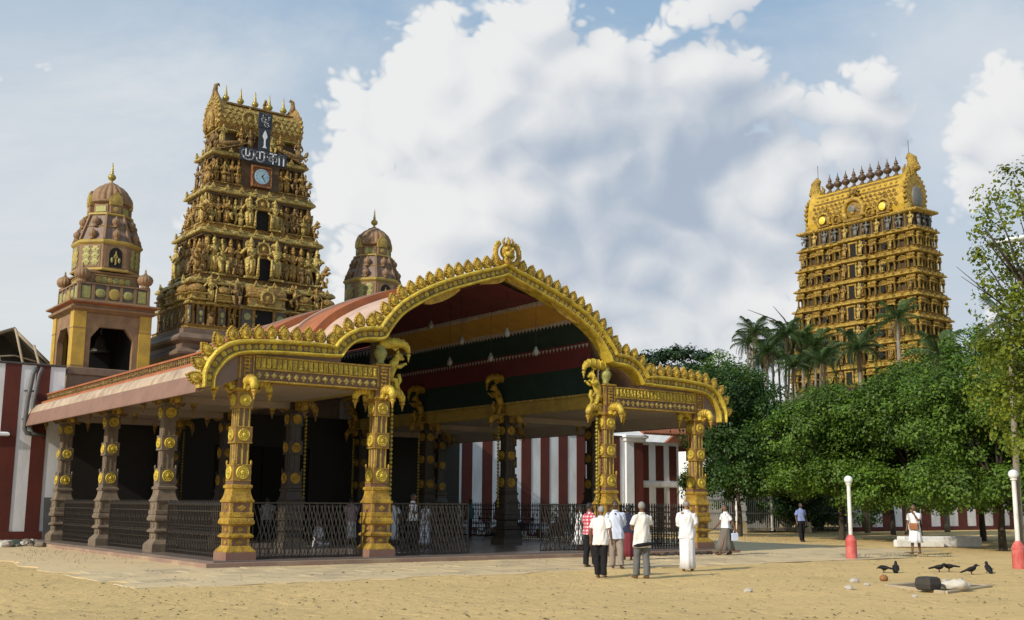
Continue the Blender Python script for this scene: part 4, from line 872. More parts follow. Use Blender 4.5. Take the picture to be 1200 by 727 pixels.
# ------------------------------------------------------------------ bell towers
def FLW(b):
    for k in range(6): b.ngon([(.10, 0), (.12, .02), (.05, .035)], 12, mi=1 if k % 2 else 0, flute=.3, nf=6, M=Matrix.Translation((-.6+.24*k, -.02, .18)) @ RX)
    return b
def bell_tower(x, label):
    T = thing('bell_tower', label, 'bell tower', (x, 20.0, 0))
    a = 1.60
    obj('lower_block', MB().rect([(0, 0), (0, 6.6), (.08, 6.65), (.08, 6.9), (0, 6.95)], 1.62, 1.62), M['base_brown'], T)
    # belfry: four mustard corner piers, chamfered openings
    for sx in (-1, 1):
        for sy in (-1, 1):
            cx, cy = sx*(a-.26), sy*(a-.26)
            pr = MB().box(cx-.25, cx+.25, cy-.25, cy+.25, 6.95, 9.25, 0)
            for z in (7.0, 8.55): pr.box(cx-.262, cx+.262, cy-.262, cy+.262, z, z+.03, 1)
            obj('corner_pier', pr, [M['bt_yellow'], M['bt_brown']], T)
    op = [(-1.09, 6.95), (-1.09, 9.2), (1.09, 9.2), (1.09, 6.95), (.86, 6.95), (.86, 8.2), (.52, 8.66), (-.52, 8.66), (-.86, 8.2), (-.86, 6.95)]
    for k in range(4):
        m = Matrix.Rotation(k*PI/2, 4, 'Z')
        obj('arched_opening', MB().poly(op, -a+.06, -a+.30, 0, 'y', m), M['bt_brown'], T)
    obj('belfry_shade_panel', MB().box(-1.0, 1.0, a-.5, a-.42, 6.95, 9.2).box(.95, 1.04, -.9, .9, 6.95, 9.2).box(-.9, .5, .35, .45, 6.95, 8.2), M['hole_shade'], T)  # near-black panels added to make the belfry look dark inside
    bell = MB().ngon([(.02, 8.5), (.12, 8.48), (.2, 8.3), (.26, 8.05), (.42, 7.85), (.44, 7.8)], 16, sm=True).tube([(0, 0, 9.2), (0, 0, 8.5)], .04, 6)
    obj('bell', bell, M['iron'], T); obj('belfry_ceiling', MB().box(-1.5, 1.5, -1.5, 1.5, 9.2, 9.3), M['bt_brown'], T)
    obj('main_cornice', MB().rect([(0, 9.22), (.05, 9.26), (.20, 9.34), (.22, 9.42), (.12, 9.46), (.12, 9.54), (.30, 9.60), (.31, 9.66), (.1, 9.72), (-.1, 9.75)], 1.55, 1.55, mi=[0, 0, 0, 0, 0, 1, 0, 0, 0]), [M['bt_brown'], M['orange']], T)
    obj('terrace', MB().box(-1.5, 1.5, -1.5, 1.5, 9.72, 9.80), M['bt_brown'], T)
    h = 1.48; z0, z1 = 9.75, 10.42
    bal = MB()
    for k in range(4):
        m = Matrix.Rotation(k*PI/2, 4, 'Z')
        bal.box(-h, h, -h+.03, -h+.09, z0, z1, 1, m)
        bal.box(-h+.05, h-.05, -h-.02, -h+.13, z1, z1+.06, 0, m)
        for q in range(6): bal.bevbox(-h+.05+q*(2*h-.1)/5-.06, -h+.05+q*(2*h-.1)/5+.06, -h-.004, -h+.12, z0, z1-.002, .01, 0, m)
    Bp = obj('balustrade', bal, [M['bt_brown'], M['dark_stone']], T)
    for k in range(4):
        for q in range(5):
            xx = -h+.05+(q+.5)*(2*h-.1)/5
            o = MB()
            if q == 2: o.ngon([(.20, 0), (.21, .03), (.12, .05)], 14, mi=0, flute=.15, nf=14, M=RX)
            elif q in (1, 3): o.ngon([(.16, 0), (.17, .02), (.08, .05)], 10, mi=1, flute=.3, nf=8, M=RX)
            else: o.box(-.17, .17, -.02, 0, -.25, .25, 1)
            c, s = math.cos(k*PI/2), math.sin(k*PI/2); px, py = xx*c-(-h+.03)*s, xx*s+(-h+.03)*c
            link('relief_panel', o.data('relief_panel', [M['bt_gold'], M['bt_green']]), Bp, (px, py, 10.08), (0, 0, k*PI/2))
    pot = MB().ngon([(.24, 0), (.26, .05), (.2, .10), (.2, .16), (.30, .22), (.37, .34), (.38, .46), (.32, .60), (.18, .70), (.06, .74), (.09, .78), (.03, .82), (.05, .88), (.01, 1.0)], 56, sm=True, flute=.10, nf=14).data('corner_cupola', M['bt_brown'])
    for sx in (-1, 1):
        for sy in (-1, 1): link('corner_cupola', pot, T, (sx*1.30, sy*1.30, 10.48), (0, 0, 0), (.80, .80, .86))
    obj('square_stage', MB().rect([(0, 9.8), (0, 10.95), (.06, 10.98), (.06, 11.05), (-.1, 11.1)], 1.12, 1.12), M['bt_brown'], T)
    for k in range(4):
        c, s = math.cos(k*PI/2), math.sin(k*PI/2)
        link('relief_panel', FLW(MB()).box(-.72, .72, -.02, 0, 0, .36, 2).box(-.76, .76, -.045, 0, -.03, 0, 0).box(-.76, .76, -.045, 0, .36, .39, 0).data('relief_panel', [M['bt_gold'], M['bt_green'], M['bt_brown']]), T, (1.12*s, -1.12*c, 10.52), (0, 0, k*PI/2))
    O = lambda pr, nm, m, **k: obj(nm, MB().ngon([(r/math.cos(PI/8), z) for r, z in pr], 8, rot=PI/8, **k), m, T)
    O([(1.27, 11.08), (1.27, 12.30)], 'octagon_stage', M['bt_brown'])
    O([(1.29, 11.08), (1.33, 11.12), (1.33, 11.18), (1.28, 11.22)], 'octagon_base', M['bt_gold']); O([(1.28, 12.22), (1.35, 12.30), (1.36, 12.38), (1.27, 12.44)], 'octagon_cornice', M['bt_gold'])
    for k in range(8):
        an = k*PI/4; c, s = math.cos(an), math.sin(an); pn = MB()
        if k % 2:
            pn.box(-.42, .42, -.02, 0, 0, .92, 2)
            for fx in (-.2, .2):
                for fz in (.2, .46, .72): pn.ngon([(.13, 0), (.14, .02), (.07, .035)], 12, mi=1, flute=.35, nf=6, M=Matrix.Translation((fx, -.02, fz)) @ RX); pn.ell((fx, -.06, fz), (.035, .02, .035), 6, 4, 0)
        elif k % 4 == 0:
            pn.box(-.44, .44, -.03, 0, -.02, .96, 2); pn.poly([(-.27, 0), (.27, 0), (.27, .55)]+[(.27*math.cos(t), .55+.3*math.sin(t)) for t in np.linspace(0, PI, 9)][1:]+[(-.27, 0)][:0], -.045, 0, 3)
            pn.poly([(0, .72), (.05, .55), (.10, .42), (.03, .36), (.03, .1), (-.03, .1), (-.03, .36), (-.10, .42), (-.05, .55)], -.06, -.04, 4); pn.ell((.15, -.05, .3), (.06, .02, .12), 7, 5, 1); pn.ell((-.15, -.05, .3), (.06, .02, .12), 7, 5, 1)
        else:
            pn.box(-.44, .44, -.02, 0, 0, .92, 2)
            for an_ in range(8): pn.ngon([(.10, 0), (.11, .02), (.05, .03)], 9, mi=1, flute=.3, nf=6, M=Matrix.Translation((.33*math.cos(an_*PI/4+.39), -.02, .46+.36*math.sin(an_*PI/4+.39))) @ RX)
            pn.ngon([(.22, 0), (.28, .03), (.16, .06), (.1, .05)], 14, mi=0, flute=.2, nf=12, M=Matrix.Translation((0, -.02, .46)) @ RX)
        link('relief_panel', pn.data('relief_panel', [M['bt_gold'], M['bt_green'], M['bt_brown'], M['hole_shade'], M['sculpt_pale']]), T, (1.27*s, -1.27*c, 11.26), (0, 0, an))
    O([(1.24, 12.42), (.84, 13.60)], 'spire_stage', M['mauve'])
    rib = MB(); rib.add([(-.05, -.05, 0), (.05, -.05, 0), (.05, .03, 0), (-.05, .03, 0), (-.04, -.05+.36, 1.16), (.04, -.05+.36, 1.16), (.04, .03+.36, 1.16), (-.04, .03+.36, 1.16)], [(0, 3, 2, 1), (4, 5, 6, 7), (0, 1, 5, 4), (1, 2, 6, 5), (2, 3, 7, 6), (3, 0, 4, 7)])
    ribd = rib.data('spire_rib', M['bt_brown'])
    pt = MB().ngon([(.09, 0), (.12, .03), (.08, .08), (.15, .14), (.19, .24), (.17, .34), (.09, .41), (.05, .44), (.02, .52)], 40, sm=True, flute=.10, nf=10).data('spire_pot', M['bt_brown'])
    for k in range(8):
        an = PI/8+k*PI/4; r = 1.26/math.cos(PI/8); link('spire_rib', ribd, T, (r*math.sin(an), -r*math.cos(an), 12.44), (0, 0, an), (1, 1.2, 1))
        an = k*PI/4
        for r, z in ((1.26, 12.44), (1.06, 13.02)): link('spire_pot', pt, T, (r*math.sin(an), -r*math.cos(an), z), (0, 0, an), (.84, .84, .98))
    O([(1.03, 13.02), (1.07, 13.05), (1.03, 13.08)], 'spire_band', M['bt_gold']); O([(.86, 13.56), (.92, 13.60), (.92, 13.66), (.82, 13.70)], 'neck_cornice', M['bt_gold'])
    O([(.72, 13.66), (.72, 14.15)], 'neck', M['bt_brown'])
    for k in range(8):
        an = k*PI/4; pn = MB()
        if k % 2 == 0:
            pn.box(-.27, .27, -.2, .05, 0, .36, 2); pn.ngon([(.12, 0), (.12, .03), (.06, .04)], 12, mi=0, M=Matrix.Translation((0, -.2, .18)) @ RX)
            pn.poly([(-.30, .38), (.30, .38), (.34, .55), (.28, .78), (.12, .94), (0, 1.04), (-.12, .94), (-.28, .78), (-.34, .55)], -.24, -.02, 0); pn.ngon([(.2, 0), (.22, .03), (.1, .05)], 12, mi=0, M=Matrix.Translation((0, -.24, .64)) @ RX); pn.ell((0, -.1, 1.06), (.09, .09, .09), 7, 5, 2)
        else: pn.box(-.28, .28, -.03, 0, .06, .34, 1)
        link('neck_niche' if k % 2 == 0 else 'relief_panel', pn.data('neck_niche', [M['bt_gold'], M['bt_green'], M['bt_brown']]), T, (.72*math.sin(an), -.72*math.cos(an), 13.70), (0, 0, an), (.82, .8, .9))
    D_ = obj('dome', MB().ngon([(.70, 14.12), (.79, 14.18), (.81, 14.26), (.81, 14.38), (.77, 14.56), (.66, 14.78), (.48, 14.97), (.30, 15.08), (.22, 15.12)], 120, sm=True, flute=.09, nf=20), M['bt_brown'], T)
    link('dome_band', MB().ngon([(.84, 14.16), (.89, 14.20), (.89, 14.27), (.84, 14.30)], 24).data('dome_band', M['bt_brown']), D_); link('dome_cap', MB().ngon([(.31, 15.07), (.27, 15.13), (.15, 15.17), (.10, 15.22)], 16, flute=.1, nf=12).data('dome_cap', M['bt_brown']), D_)
    link('finial', FIN, T, (0, 0, 15.18), (0, 0, 0), (.85, .85, .98))
bell_tower(-6.5, 'brown ribbed bell tower rising behind the open timber roof and striped wall')
bell_tower(6.5, 'brown ribbed bell tower showing only its dome above the terracotta vault')

# ------------------------------------------------------------------ the golden tower far behind the trees
sg = thing('golden_gate_tower', 'bright golden many-storeyed temple tower rising beyond the palms', 'temple tower', (64.5, 33.1, 0))
# local: long side along y; the face towards the temple is -x
obj('tower_base', MB().rect([(.2, 0), (.2, 1), (0, 1.2), (0, 11.6), (.2, 11.8)], 2.9, 6.8), M['dark_stone'], sg)
PIL_G = pil(M['sg_deep'], None); BAYC = MB().box(-.14, .2, -.5, .5, 0, .05, 0).box(-.18, .2, -.5, .5, .05, .10, 1).data('bay_cornice', [M['sg_deep'], M['sg_gold']])
KUDU_B = kudu(M['sg_gold'], M['sg_deep']); bf_ = MB().ell((0, -.05, .3), (.36, .25, .3), 10, 7).ell((0, -.28, .2), (.22, .14, .13), 8, 6)
for q in (-1, 1): bf_.tube([(q*.2, 0, .4), (q*.42, 0, .6), (q*.3, 0, .85)], [.14, .11, .03], 7); bf_.ell((q*.17, -.24, .42), (.08, .07, .08), 7, 5); bf_.tube([(q*.3, -.02, .2), (q*.55, 0, .05), (q*.5, 0, -.25)], [.14, .12, .04], 7)
BFACE = bf_.data('beast_face', M['sg_deep'])
M['sun_disc'] = mat('bright_yellow_disc', (.70, .58, .06), (.6, .48, .05), 3, .4)
SCS = MB().poly([(-.22, 0), (0, -.22), (.22, 0), (0, .22)], 0, -.05).data('roof_scale', M['sg_deep'])
NT = 7; ZT = 11.8; DZT = 1.95
rs = random.Random(5)
for i in range(NT):
    z0 = ZT+i*DZT; z1 = z0+DZT; t = i/(NT-1)
    hx = 2.75+(1.45-2.75)*t; hy = 6.75+(6.2-6.75)*t
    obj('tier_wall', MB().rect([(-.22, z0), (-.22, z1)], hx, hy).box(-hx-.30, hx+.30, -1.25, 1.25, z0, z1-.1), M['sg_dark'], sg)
    obj('tier_plinth', MB().rect([(.05, z0), (.1, z0+.06), (-.02, z0+.12), (-.02, z0+.2), (.04, z0+.24), (-.1, z0+.28)], hx, hy).rect([(.05, z0+.01), (.1, z0+.07), (-.02, z0+.13), (-.1, z0+.27)], hx+.30, 1.35), M['sg_deep'], sg)
    pr = [(-.25, z1-.48), (-.02, z1-.46), (.04, z1-.43), (.22, z1-.40), (.30, z1-.36), (.24, z1-.24), (.08, z1-.14), (-.05, z1-.10), (-.05, z1)]
    obj('tier_cornice', MB().rect(pr, hx, hy).rect([(o, z+.01) for o, z in pr], hx+.30, 1.35), M['sg_gold'], sg)
    # projecting pavilion bays separated by recesses
    nb_ = 13
    for k in range(nb_):
        y = -hy+2*hy*(k+.5)/nb_; w = hy/nb_
        out = .30 if abs(y) < 1.3 else (.14 if k % 2 == 0 else -.06)
        if abs(y) < .4: continue
        for q in (-.62, .62): link('pilaster', PIL_S if k % 2 == 0 else PIL_G, sg, (-hx+.04-out, y+q*w, z0+.22), (0, 0, 0), (.20, .15, .72))
        link('bay_cornice', BAYC, sg, (-hx+.02-out, y, z0+.92), (0, 0, 0), (1, w*1.85, 1))
        if k % 2 == 0: link('miniature_pavilion', SALA_S if rs.random() < .6 else SALA_D, sg, (-hx-.02-out*.7, y, z0+1.00), (0, 0, -PI/2), (w*1.8, .6, .58))
        if rs.random() < .4: link('figure', FIG[KINDS_[(k+i*2) % 9]][(k+i) % 3], sg, (-hx-.16-out, y, z0+.2), (0, 0, -PI/2), rs.uniform(.8, 1.1))
        if k % 2: link('horseshoe_arch', KUDU_S, sg, (-hx+.0-out*.7, y, z0+1.02), (0, 0, -PI/2), (w*1.5, .5, .42))
    for k in range(15):
        link('cornice_arch', KUDU_S, sg, (-hx-.26, -hy+2*hy*(k+.5)/15, z1-.34), (0, 0, -PI/2), (.34, .3, .32))
    for s in (-1, 1):
        n = 5
        for k in range(n):
            x = -hx+2*hx*(k+.5)/n; w = hx/n; out = .12 if k % 2 == 0 else -.06
            for q in ((-.7, .7) if s < 0 else ()): link('pilaster', PIL_S, sg, (x+q*w, s*(hy-.04+out), z0+.22), (0, 0, 0), (.15, .20, .72))
            link('bay_cornice', BAYC, sg, (x, s*(hy-.02+out), z0+.92), (0, 0, PI/2), (1, w*1.85, 1))
            link('miniature_pavilion' if k % 2 == 0 else 'horseshoe_arch', SALA_S if k % 2 == 0 else KUDU_S, sg, (x, s*(hy+.02+out*.7), z0+1.0), (0, 0, 0 if s < 0 else PI), (w*1.8, .6, .55 if k % 2 == 0 else .42))
            link('cornice_arch', KUDU_S, sg, (x, s*(hy+.26), z1-.34), (0, 0, 0 if s < 0 else PI), (.34, .3, .32))
    dr = obj('doorway', MB().box(-hx-.42, -hx-.30, -.46, -.32, z0+.22, z0+1.32).box(-hx-.42, -hx-.30, .32, .46, z0+.22, z0+1.32).box(-hx-.44, -hx-.30, -.5, .5, z0+1.32, z0+1.44), M['sg_gold'], sg)
    link('door_shade_panel', MB().box(-hx-.36, -hx-.302, -.318, .318, z0+.22, z0+1.318).data('door_shade_panel', M['hole_shade']), dr)  # solid near-black slab painted as the dark of a doorway
    for y in (-3.05, 3.05):
        link('window_shade_panel', MB().box(-.06, 0, -.2, .2, 0, .5).data('window_shade_panel', M['hole_shade']), sg, (-hx-.14, y, z0+.34))  # window's inner shade painted as a flat black slab
    for s in (-1, 1): link('figure', FIG['guard'][s > 0], sg, (-hx-.50, s*.85, z0+.1), (0, 0, -PI/2), 1.35)
ZG = ZT+NT*DZT                                                 # 25.45 : neck
hx, hy = 1.30, 6.0
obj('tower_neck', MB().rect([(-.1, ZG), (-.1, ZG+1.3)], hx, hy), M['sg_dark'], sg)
SLT = [statue(k, M['slate_sculpt'], 4) for k in ('stand', 'dance', 'four')]
for k, y in enumerate(np.linspace(-5.7, 5.7, 11)):
    link('figure', SLT[k % 3] if k % 3 else FIG['stand'][2], sg, (-hx-.1, y, ZG), (0, 0, -PI/2), 1.35)
    if k < 10: link('pilaster', PIL_D, sg, (-hx+.02, y+.57, ZG), (0, 0, 0), (.2, .2, 1.2))
for k, x in enumerate((-.8, 0, .8)): link('figure', SLT[k], sg, (x, -hy-.1, ZG), (0, 0, 0), 1.3)
obj('roof_cornice', MB().rect([(0, ZG+1.2), (.25, ZG+1.3), (.34, ZG+1.4), (.26, ZG+1.55), (.0, ZG+1.62)], hx, hy+.2), M['sg_gold'], sg)
z = ZG+1.55
BS = [(-1.25, z), (-1.45, z+.6), (-1.42, z+1.3), (-1.25, z+2.2), (-.95, z+2.9), (-.5, z+3.45), (.5, z+3.45), (.95, z+2.9), (1.25, z+2.2), (1.42, z+1.3), (1.45, z+.6), (1.25, z)]
R = []
for y in np.linspace(-5.2, 5.2, 21):
    lf = .5*max(0, (abs(y)-3.9)/1.3)**2; R.append([(x, y, zz+lf*max(0, (zz-z-1.5)/2)) for x, zz in BS])
obj('barrel_roof', MB().rings(R, 0, True, True, False), M['sg_roof'], sg)
obj('roof_band', MB().box(-1.24, -1.0, -4.6, 4.6, z+2.25, z+2.45).box(-.86, -.6, -4.5, 4.5, z+3.0, z+3.2).box(-.35, .35, -4.4, 4.4, z+3.46, z+3.6), M['sg_deep'], sg)
for r_, (x_, z_, t_) in enumerate(((-1.46, .75, .0), (-1.44, 1.15, .1), (-1.38, 1.55, .18), (-1.30, 1.95, .22))):
    for k in range(19):
        link('roof_scale', SCS, sg, (x_-.01, -4.4+.48*k+(.24 if r_ % 2 else 0), z+z_), (t_, 0, -PI/2))
for k in range(9): link('finial', FIN_C, sg, (0, -3.62+.905*k, z+3.6), (0, 0, 0), (1.0, 1.0, 1.0))
for k in range(16): link('rosette', MB().ell((0, 0, 0), (.1, .15, .12), 7, 5).data('rosette', M['sg_gold']) if k == 0 else bpy.data.meshes['rosette'], sg, (-1.06, -4.3+.573*k, z+2.72))
for y, s in ((0, 2.5), (-3.2, 1.5), (3.3, 1.5), (-1.8, .95), (1.8, .95)):
    link('horseshoe_arch', KUDU_S if s < 1.5 else KUDU_B, sg, (-1.52, y, z+.05), (0, 0, -PI/2), (s, 2.6, s*(1.05 if s < 1.9 else .98)))
    if s > 1.2: link('sun_disc', MB().ngon([(.34, 0), (.36, .05), (.2, .12)], 14, M=Matrix.Rotation(-PI/2, 4, 'Y')).data('sun_disc', M['sun_disc'] if s < 2 else M['slate_sculpt']), sg, (-1.76, y, z+.42*s))
    if s > 1: link('beast_face', BFACE, sg, (-1.40, y, z+s*.92), (0, 0, -PI/2), .42*s)
for s in (-1, 1):
    g = MB(); out = [(1.45*math.cos(a), z+1.5+1.75*math.sin(a)) for a in np.linspace(-.7, PI+.7, 19)]
    g.poly(out, s*5.2, s*5.5, 0)
    for x, zz in out: g.ell((x*1.06, s*5.35, (zz-z-1.5)*1.05+z+1.5), (.17, .2, .17), 6, 5, 0)
    g.ell((0, s*5.5, z+1.3), (.75, .25, 1.0), 10, 7, 1); g.ell((-1.15, s*5.35, z+.2), (.35, .35, .55), 8, 6, 0); g.ell((1.15, s*5.35, z+.2), (.35, .35, .55), 8, 6, 0)
    obj('end_gable', g, [M['sg_gold'], M['slate_sculpt']], sg)
    h = MB(); h.tube([(0, s*4.6, z+3.2), (0, s*5.0, z+3.6), (0, s*5.3, z+4.2), (0, s*5.25, z+4.8), (0, s*4.95, z+5.1), (0, s*4.7, z+4.95)], [.35, .55, .5, .45, .35, .12], 10); h.ell((0, s*5.45, z+4.2), (.5, .4, .5), 9, 7); h.ell((0, s*5.7, z+3.9), (.38, .3, .3), 8, 6)
    h.tube([(0, s*4.5, z+3.5), (0, s*4.35, z+4.1), (0, s*4.55, z+4.5)], [.2, .16, .05], 7); h.tube([(-.5, s*5.2, z+3.3), (-.6, s*5.2, z+4.0)], [.25, .08], 7)
    obj('ridge_horn', h, M['sg_gold'], sg)
    obj('lightning_rod', MB().tube([(0, s*4.95, z+5.0), (0, s*4.95, z+6.6)], .025, 5), M['iron'], sg)
# ------------------------------------------------------------------ ground, pavement
def fbm(x, y, o=4, s=1.0):
    v = 0; a = 1
    for k in range(o): v += a*noise.noise(Vector((x*s, y*s, 7.3*k))); a *= .5; s *= 2.03
    return v
def sand_material():
    m = bpy.data.materials.new('dry_sand'); m.use_nodes = True; t = m.node_tree; b = t.nodes['Principled BSDF']; L = t.links.new
    g = t.nodes.new('ShaderNodeNewGeometry')
    def noi(s, d, r, st=(1, 1, 1)):
        mp = t.nodes.new('ShaderNodeMapping'); L(g.outputs['Position'], mp.inputs[0]); mp.inputs['Scale'].default_value = st
        n = t.nodes.new('ShaderNodeTexNoise'); L(mp.outputs[0], n.inputs[0]); n.inputs['Scale'].default_value = s; n.inputs['Detail'].default_value = d; n.inputs['Roughness'].default_value = r; return n.outputs[0]
    def rng(x, a, c):
        n = t.nodes.new('ShaderNodeMapRange'); L(x, n.inputs[0]); n.inputs[1].default_value = a; n.inputs[2].default_value = c; return n.outputs[0]
    def mix(f, a, c, amt=1.0):
        mm = t.nodes.new('ShaderNodeMath'); mm.operation = 'MULTIPLY'; L(f, mm.inputs[0]); mm.inputs[1].default_value = amt
        n = t.nodes.new('ShaderNodeMix'); n.data_type = 'RGBA'; L(mm.outputs[0], n.inputs[0])
        for s_, x in ((n.inputs[6], a), (n.inputs[7], c)):
            if isinstance(x, tuple): s_.default_value = (*x, 1)
            else: L(x, s_)
        return n.outputs[2]
    col = mix(rng(noi(.16, 5, .6), .35, .68), (.68, .495, .225), (.58, .425, .20))
    col = mix(rng(noi(1.1, 8, .7), .42, .74), col, (.40, .295, .15), .40)
    col = mix(rng(noi(7.0, 6, .75), .56, .72), col, (.30, .21, .105), .45)
    col = mix(rng(noi(26.0, 4, .7), .60, .72), col, (.17, .12, .065), .50)
    col = mix(rng(noi(14.0, 4, .7), .58, .74), col, (.76, .61, .35), .5)
    col = mix(rng(noi(.35, 8, .72), .56, .68), col, (.33, .265, .12), .40)
    L(col, b.inputs['Base Color']); b.inputs['Roughness'].default_value = .95; b.inputs['Specular IOR Level'].default_value = .15
    bn = t.nodes.new('ShaderNodeBump'); bn.inputs['Strength'].default_value = .9; bn.inputs['Distance'].default_value = .09
    vf = t.nodes.new('ShaderNodeTexVoronoi'); vf.feature = 'SMOOTH_F1'; L(g.outputs['Position'], vf.inputs['Vector']); vf.inputs['Scale'].default_value = 2.6; vf.inputs['Randomness'].default_value = 1.0
    hm_ = t.nodes.new('ShaderNodeMath'); hm_.operation = 'MULTIPLY_ADD'; L(rng(vf.outputs['Distance'], .0, .34), hm_.inputs[0]); hm_.inputs[1].default_value = .55; L(noi(6.0, 9, .72), hm_.inputs[2])
    L(hm_.outputs[0], bn.inputs['Height']); L(bn.outputs[0], b.inputs['Normal'])
    return m
M['sand'] = sand_material()
def gz(x, y):
    """height of the ground surface"""
    if -12.5 < x < 17 and -6.0 < y < 18: return .004
    return .030*fbm(x, y, 3, .33) + .016*fbm(x+9, y, 3, 2.3) - .008
# a fine patch of trampled sand carried out to the horizon by coarse rings
gv, gf = [], []
c, s = math.cos(-HEAD), math.sin(-HEAD)
rows = [1.5]
while rows[-1] < 2600: rows.append(rows[-1]*(1.012 if rows[-1] < 60 else 1.25))
rows = [-1200, -40] + rows; NC = 120
for i, d in enumerate(rows):
    for j in range(NC+1):
        w = (abs(d)+8)*1.1; a = (j/NC-.5)*2*w
        if d < 0: a = (j/NC-.5)*2*(2600 if d < -100 else 60)
        x = CAM.x + a*math.cos(HEAD) + d*math.sin(HEAD); y = CAM.y - a*math.sin(HEAD) + d*math.cos(HEAD)
        z = 0.0
        if 0 < d < 60:
            z = gz(x, y) if not (-12.5 < x < 17 and -6.0 < y < 18) else -.03
        else: z = -.03
        gv.append((x, y, z))
for i in range(len(rows)-1):
    for j in range(NC): gf.append((i*(NC+1)+j, i*(NC+1)+j+1, (i+1)*(NC+1)+j+1, (i+1)*(NC+1)+j))
gm = MB(); gm.add(gv, gf, 0, True); tag(obj('ground', gm, M['sand']), 'dry yellow trampled sand of the temple yard', 'ground', kind='structure')
# worn stone apron round the porch, with a ragged sand-blown edge
def slab_material():
    m = mat('worn_stone_apron', (.58, .45, .255), (.50, .39, .23), 1.3, .9, 0, .5, 9, (.62, .48, .26), .7, .85)
    return m
M['apron'] = slab_material()
def ragged(pts, amp, step=.25, seed=0):
    out = []
    n = len(pts)
    for i in range(n):
        a, e = Vector(pts[i]), Vector(pts[(i+1) % n]); d = (e-a).length; k = max(1, int(d/step)); nn = Vector((-(e-a).y, (e-a).x)).normalized()
        for q in range(k):
            p = a+(e-a)*(q/k); out.append(tuple(p+nn*amp*fbm(p.x*.9+seed, p.y*.9, 4, .8)))
    return out
ap = ragged([(-13.2, -6.6), (-4, -6.4), (5.2, -6.2), (12.5, -4.6), (18.5, 1.2), (19, 12), (16, 19), (-13.0, 19)], .45)
tag(obj('pavement', MB().poly(ap, -.06, .004, 0, 'z'), M['apron']), 'worn grey-beige stone apron round the porch', 'pavement', kind='structure')
slabm = [mat('apron_slab_%d' % k, c_, None, 2.0, .9, 0, .4, 12, (.62, .48, .26), .9, .85) for k, c_ in enumerate(((.52, .415, .25), (.47, .375, .235), (.56, .445, .27)))]
pav = bpy.data.objects['pavement']; rp = random.Random(11)
sl_d = [MB().rect([(0, 0), (-.01, .012), (-.03, .016)], .62, .42, mi=0).data('paving_slab', m_) for m_ in slabm]
for iy in range(6):
    for ix in range(24):
        x = -12.6+1.28*ix+(.6 if iy % 2 else 0); y = -5.6+.88*iy
        if x > 14.5 and y < -3.2 or rp.random() < .12: continue
        link('paving_slab', rp.choice(sl_d), pav, (x, y, rp.uniform(-.009, -.002)), (rp.uniform(-.006, .006), rp.uniform(-.006, .006), rp.uniform(-.01, .01)), (rp.uniform(.96, 1.0), rp.uniform(.97, 1.0), 1))

# ------------------------------------------------------------------ striped compound wall
def striped_wall(name, label, x0, x1, y, h, period, first, zlow=.45, cop=True):
    W = obj(name, MB().box(x0, x1, y, y+.4, -.1, h), M['white_wall']); tag(W, label, 'wall')
    k = 0; x = first
    while x < x1-.05:
        a, e = max(x0, x+.05*fbm(x, 3.1, 2, 2.0)), min(x1, x+period/2+.05*fbm(x, 9.7, 2, 2.0))
        if e-a > .06: link('stripe', MB().box(a, e, y-.02, y+.003, zlow-.05, h-.003).data('stripe', M['red_wall']), W)
        x += period
    link('red_dado', MB().box(x0, x1, y-.06, y+.002, -.1, zlow).data('red_dado', M['red_wall']), W)
    if cop: link('coping', MB().rect([(0, h), (.03, h+.01), (.03, h+.06), (-.02, h+.09)], (x1-x0)/2, .22, (x0+x1)/2, y+.2).data('coping', M['thatch']), W)
    return W
WL = striped_wall('striped_wall', 'tall white wall with maroon stripes and drainpipes beside the porch eave', -46.0, -8.32, 18.15, 6.85, 1.13, -46.0+.42)
link('wall_ledge', MB().rect([(0, 0), (.06, .03), (.06, .10), (0, .16)], 18.0, .05, -28.3, 18.12).data('wall_ledge', M['white_wall']), WL, (0, 0, 4.05))
WR = striped_wall('striped_wall', 'white wall with maroon stripes seen through the porch', 10.22, 21.45, 18.15, 5.25, 1.22, 10.75)
# end pavilion of that wall: broad white pier with a cap, maroon panels between white frames, tiled roof
W2 = thing('wall_pavilion', 'white pier and maroon panelled bay under a red tiled roof', 'gatehouse', (21.5, 18.0, 0))
obj('pier', MB().box(0, .55, 0, .8, 0, 5.0, 0).box(.55, 1.25, .02, .8, 0, 5.0, 1).rect([(0, 5.0), (.1, 5.06), (.12, 5.2), (.22, 5.26), (.22, 5.38), (.05, 5.44)], .62, .4, .62, .4, 0), [M['white_wall'], M['red_wall']], W2)
obj('bay_wall', MB().box(1.28, 4.3, .35, .8, 0, 5.1), M['white_wall'], W2)
for x0, x1 in ((1.34, 1.95), (2.5, 3.1), (3.55, 4.1)):
    for z0, z1 in ((.1, 2.55), (2.95, 4.9)): obj('wall_panel', MB().box(x0, x1, .32, .36, z0, z1), M['red_wall'], W2)
obj('bay_ledge', MB().box(1.27, 4.32, .28, .37, 2.62, 2.9), M['white_wall'], W2)
tr = obj('tiled_roof', MB().poly([(-.3, 5.45), (2.0, 6.6), (2.0, 6.7), (-.3, 5.55)], 1.0, 8.0, 0, 'x'), M['tile_roof'], W2)
td = MB().tube([(0, 0, 0), (0, 2.3, 1.15)], .09, 7).data('tile_row', M['tile_roof'])
for k in range(34): link('tile_row', td, tr, (1.1+.2*k, -.3, 5.52))
WB = striped_wall('striped_wall', 'white wall with dark maroon stripes standing in the shade of the round trees', 41.2, 96.0, 18.3, 4.2, 2.2, 42.3, zlow=.25)
th = obj('tiled_roof', MB().poly([(-2.6, 5.2), (0, 6.7), (2.6, 5.2), (2.5, 5.1), (0, 6.55), (-2.5, 5.1)], 34.0, 40.0, 0, 'x'), M['tile_roof'], None, (0, 26.5, 0)); 
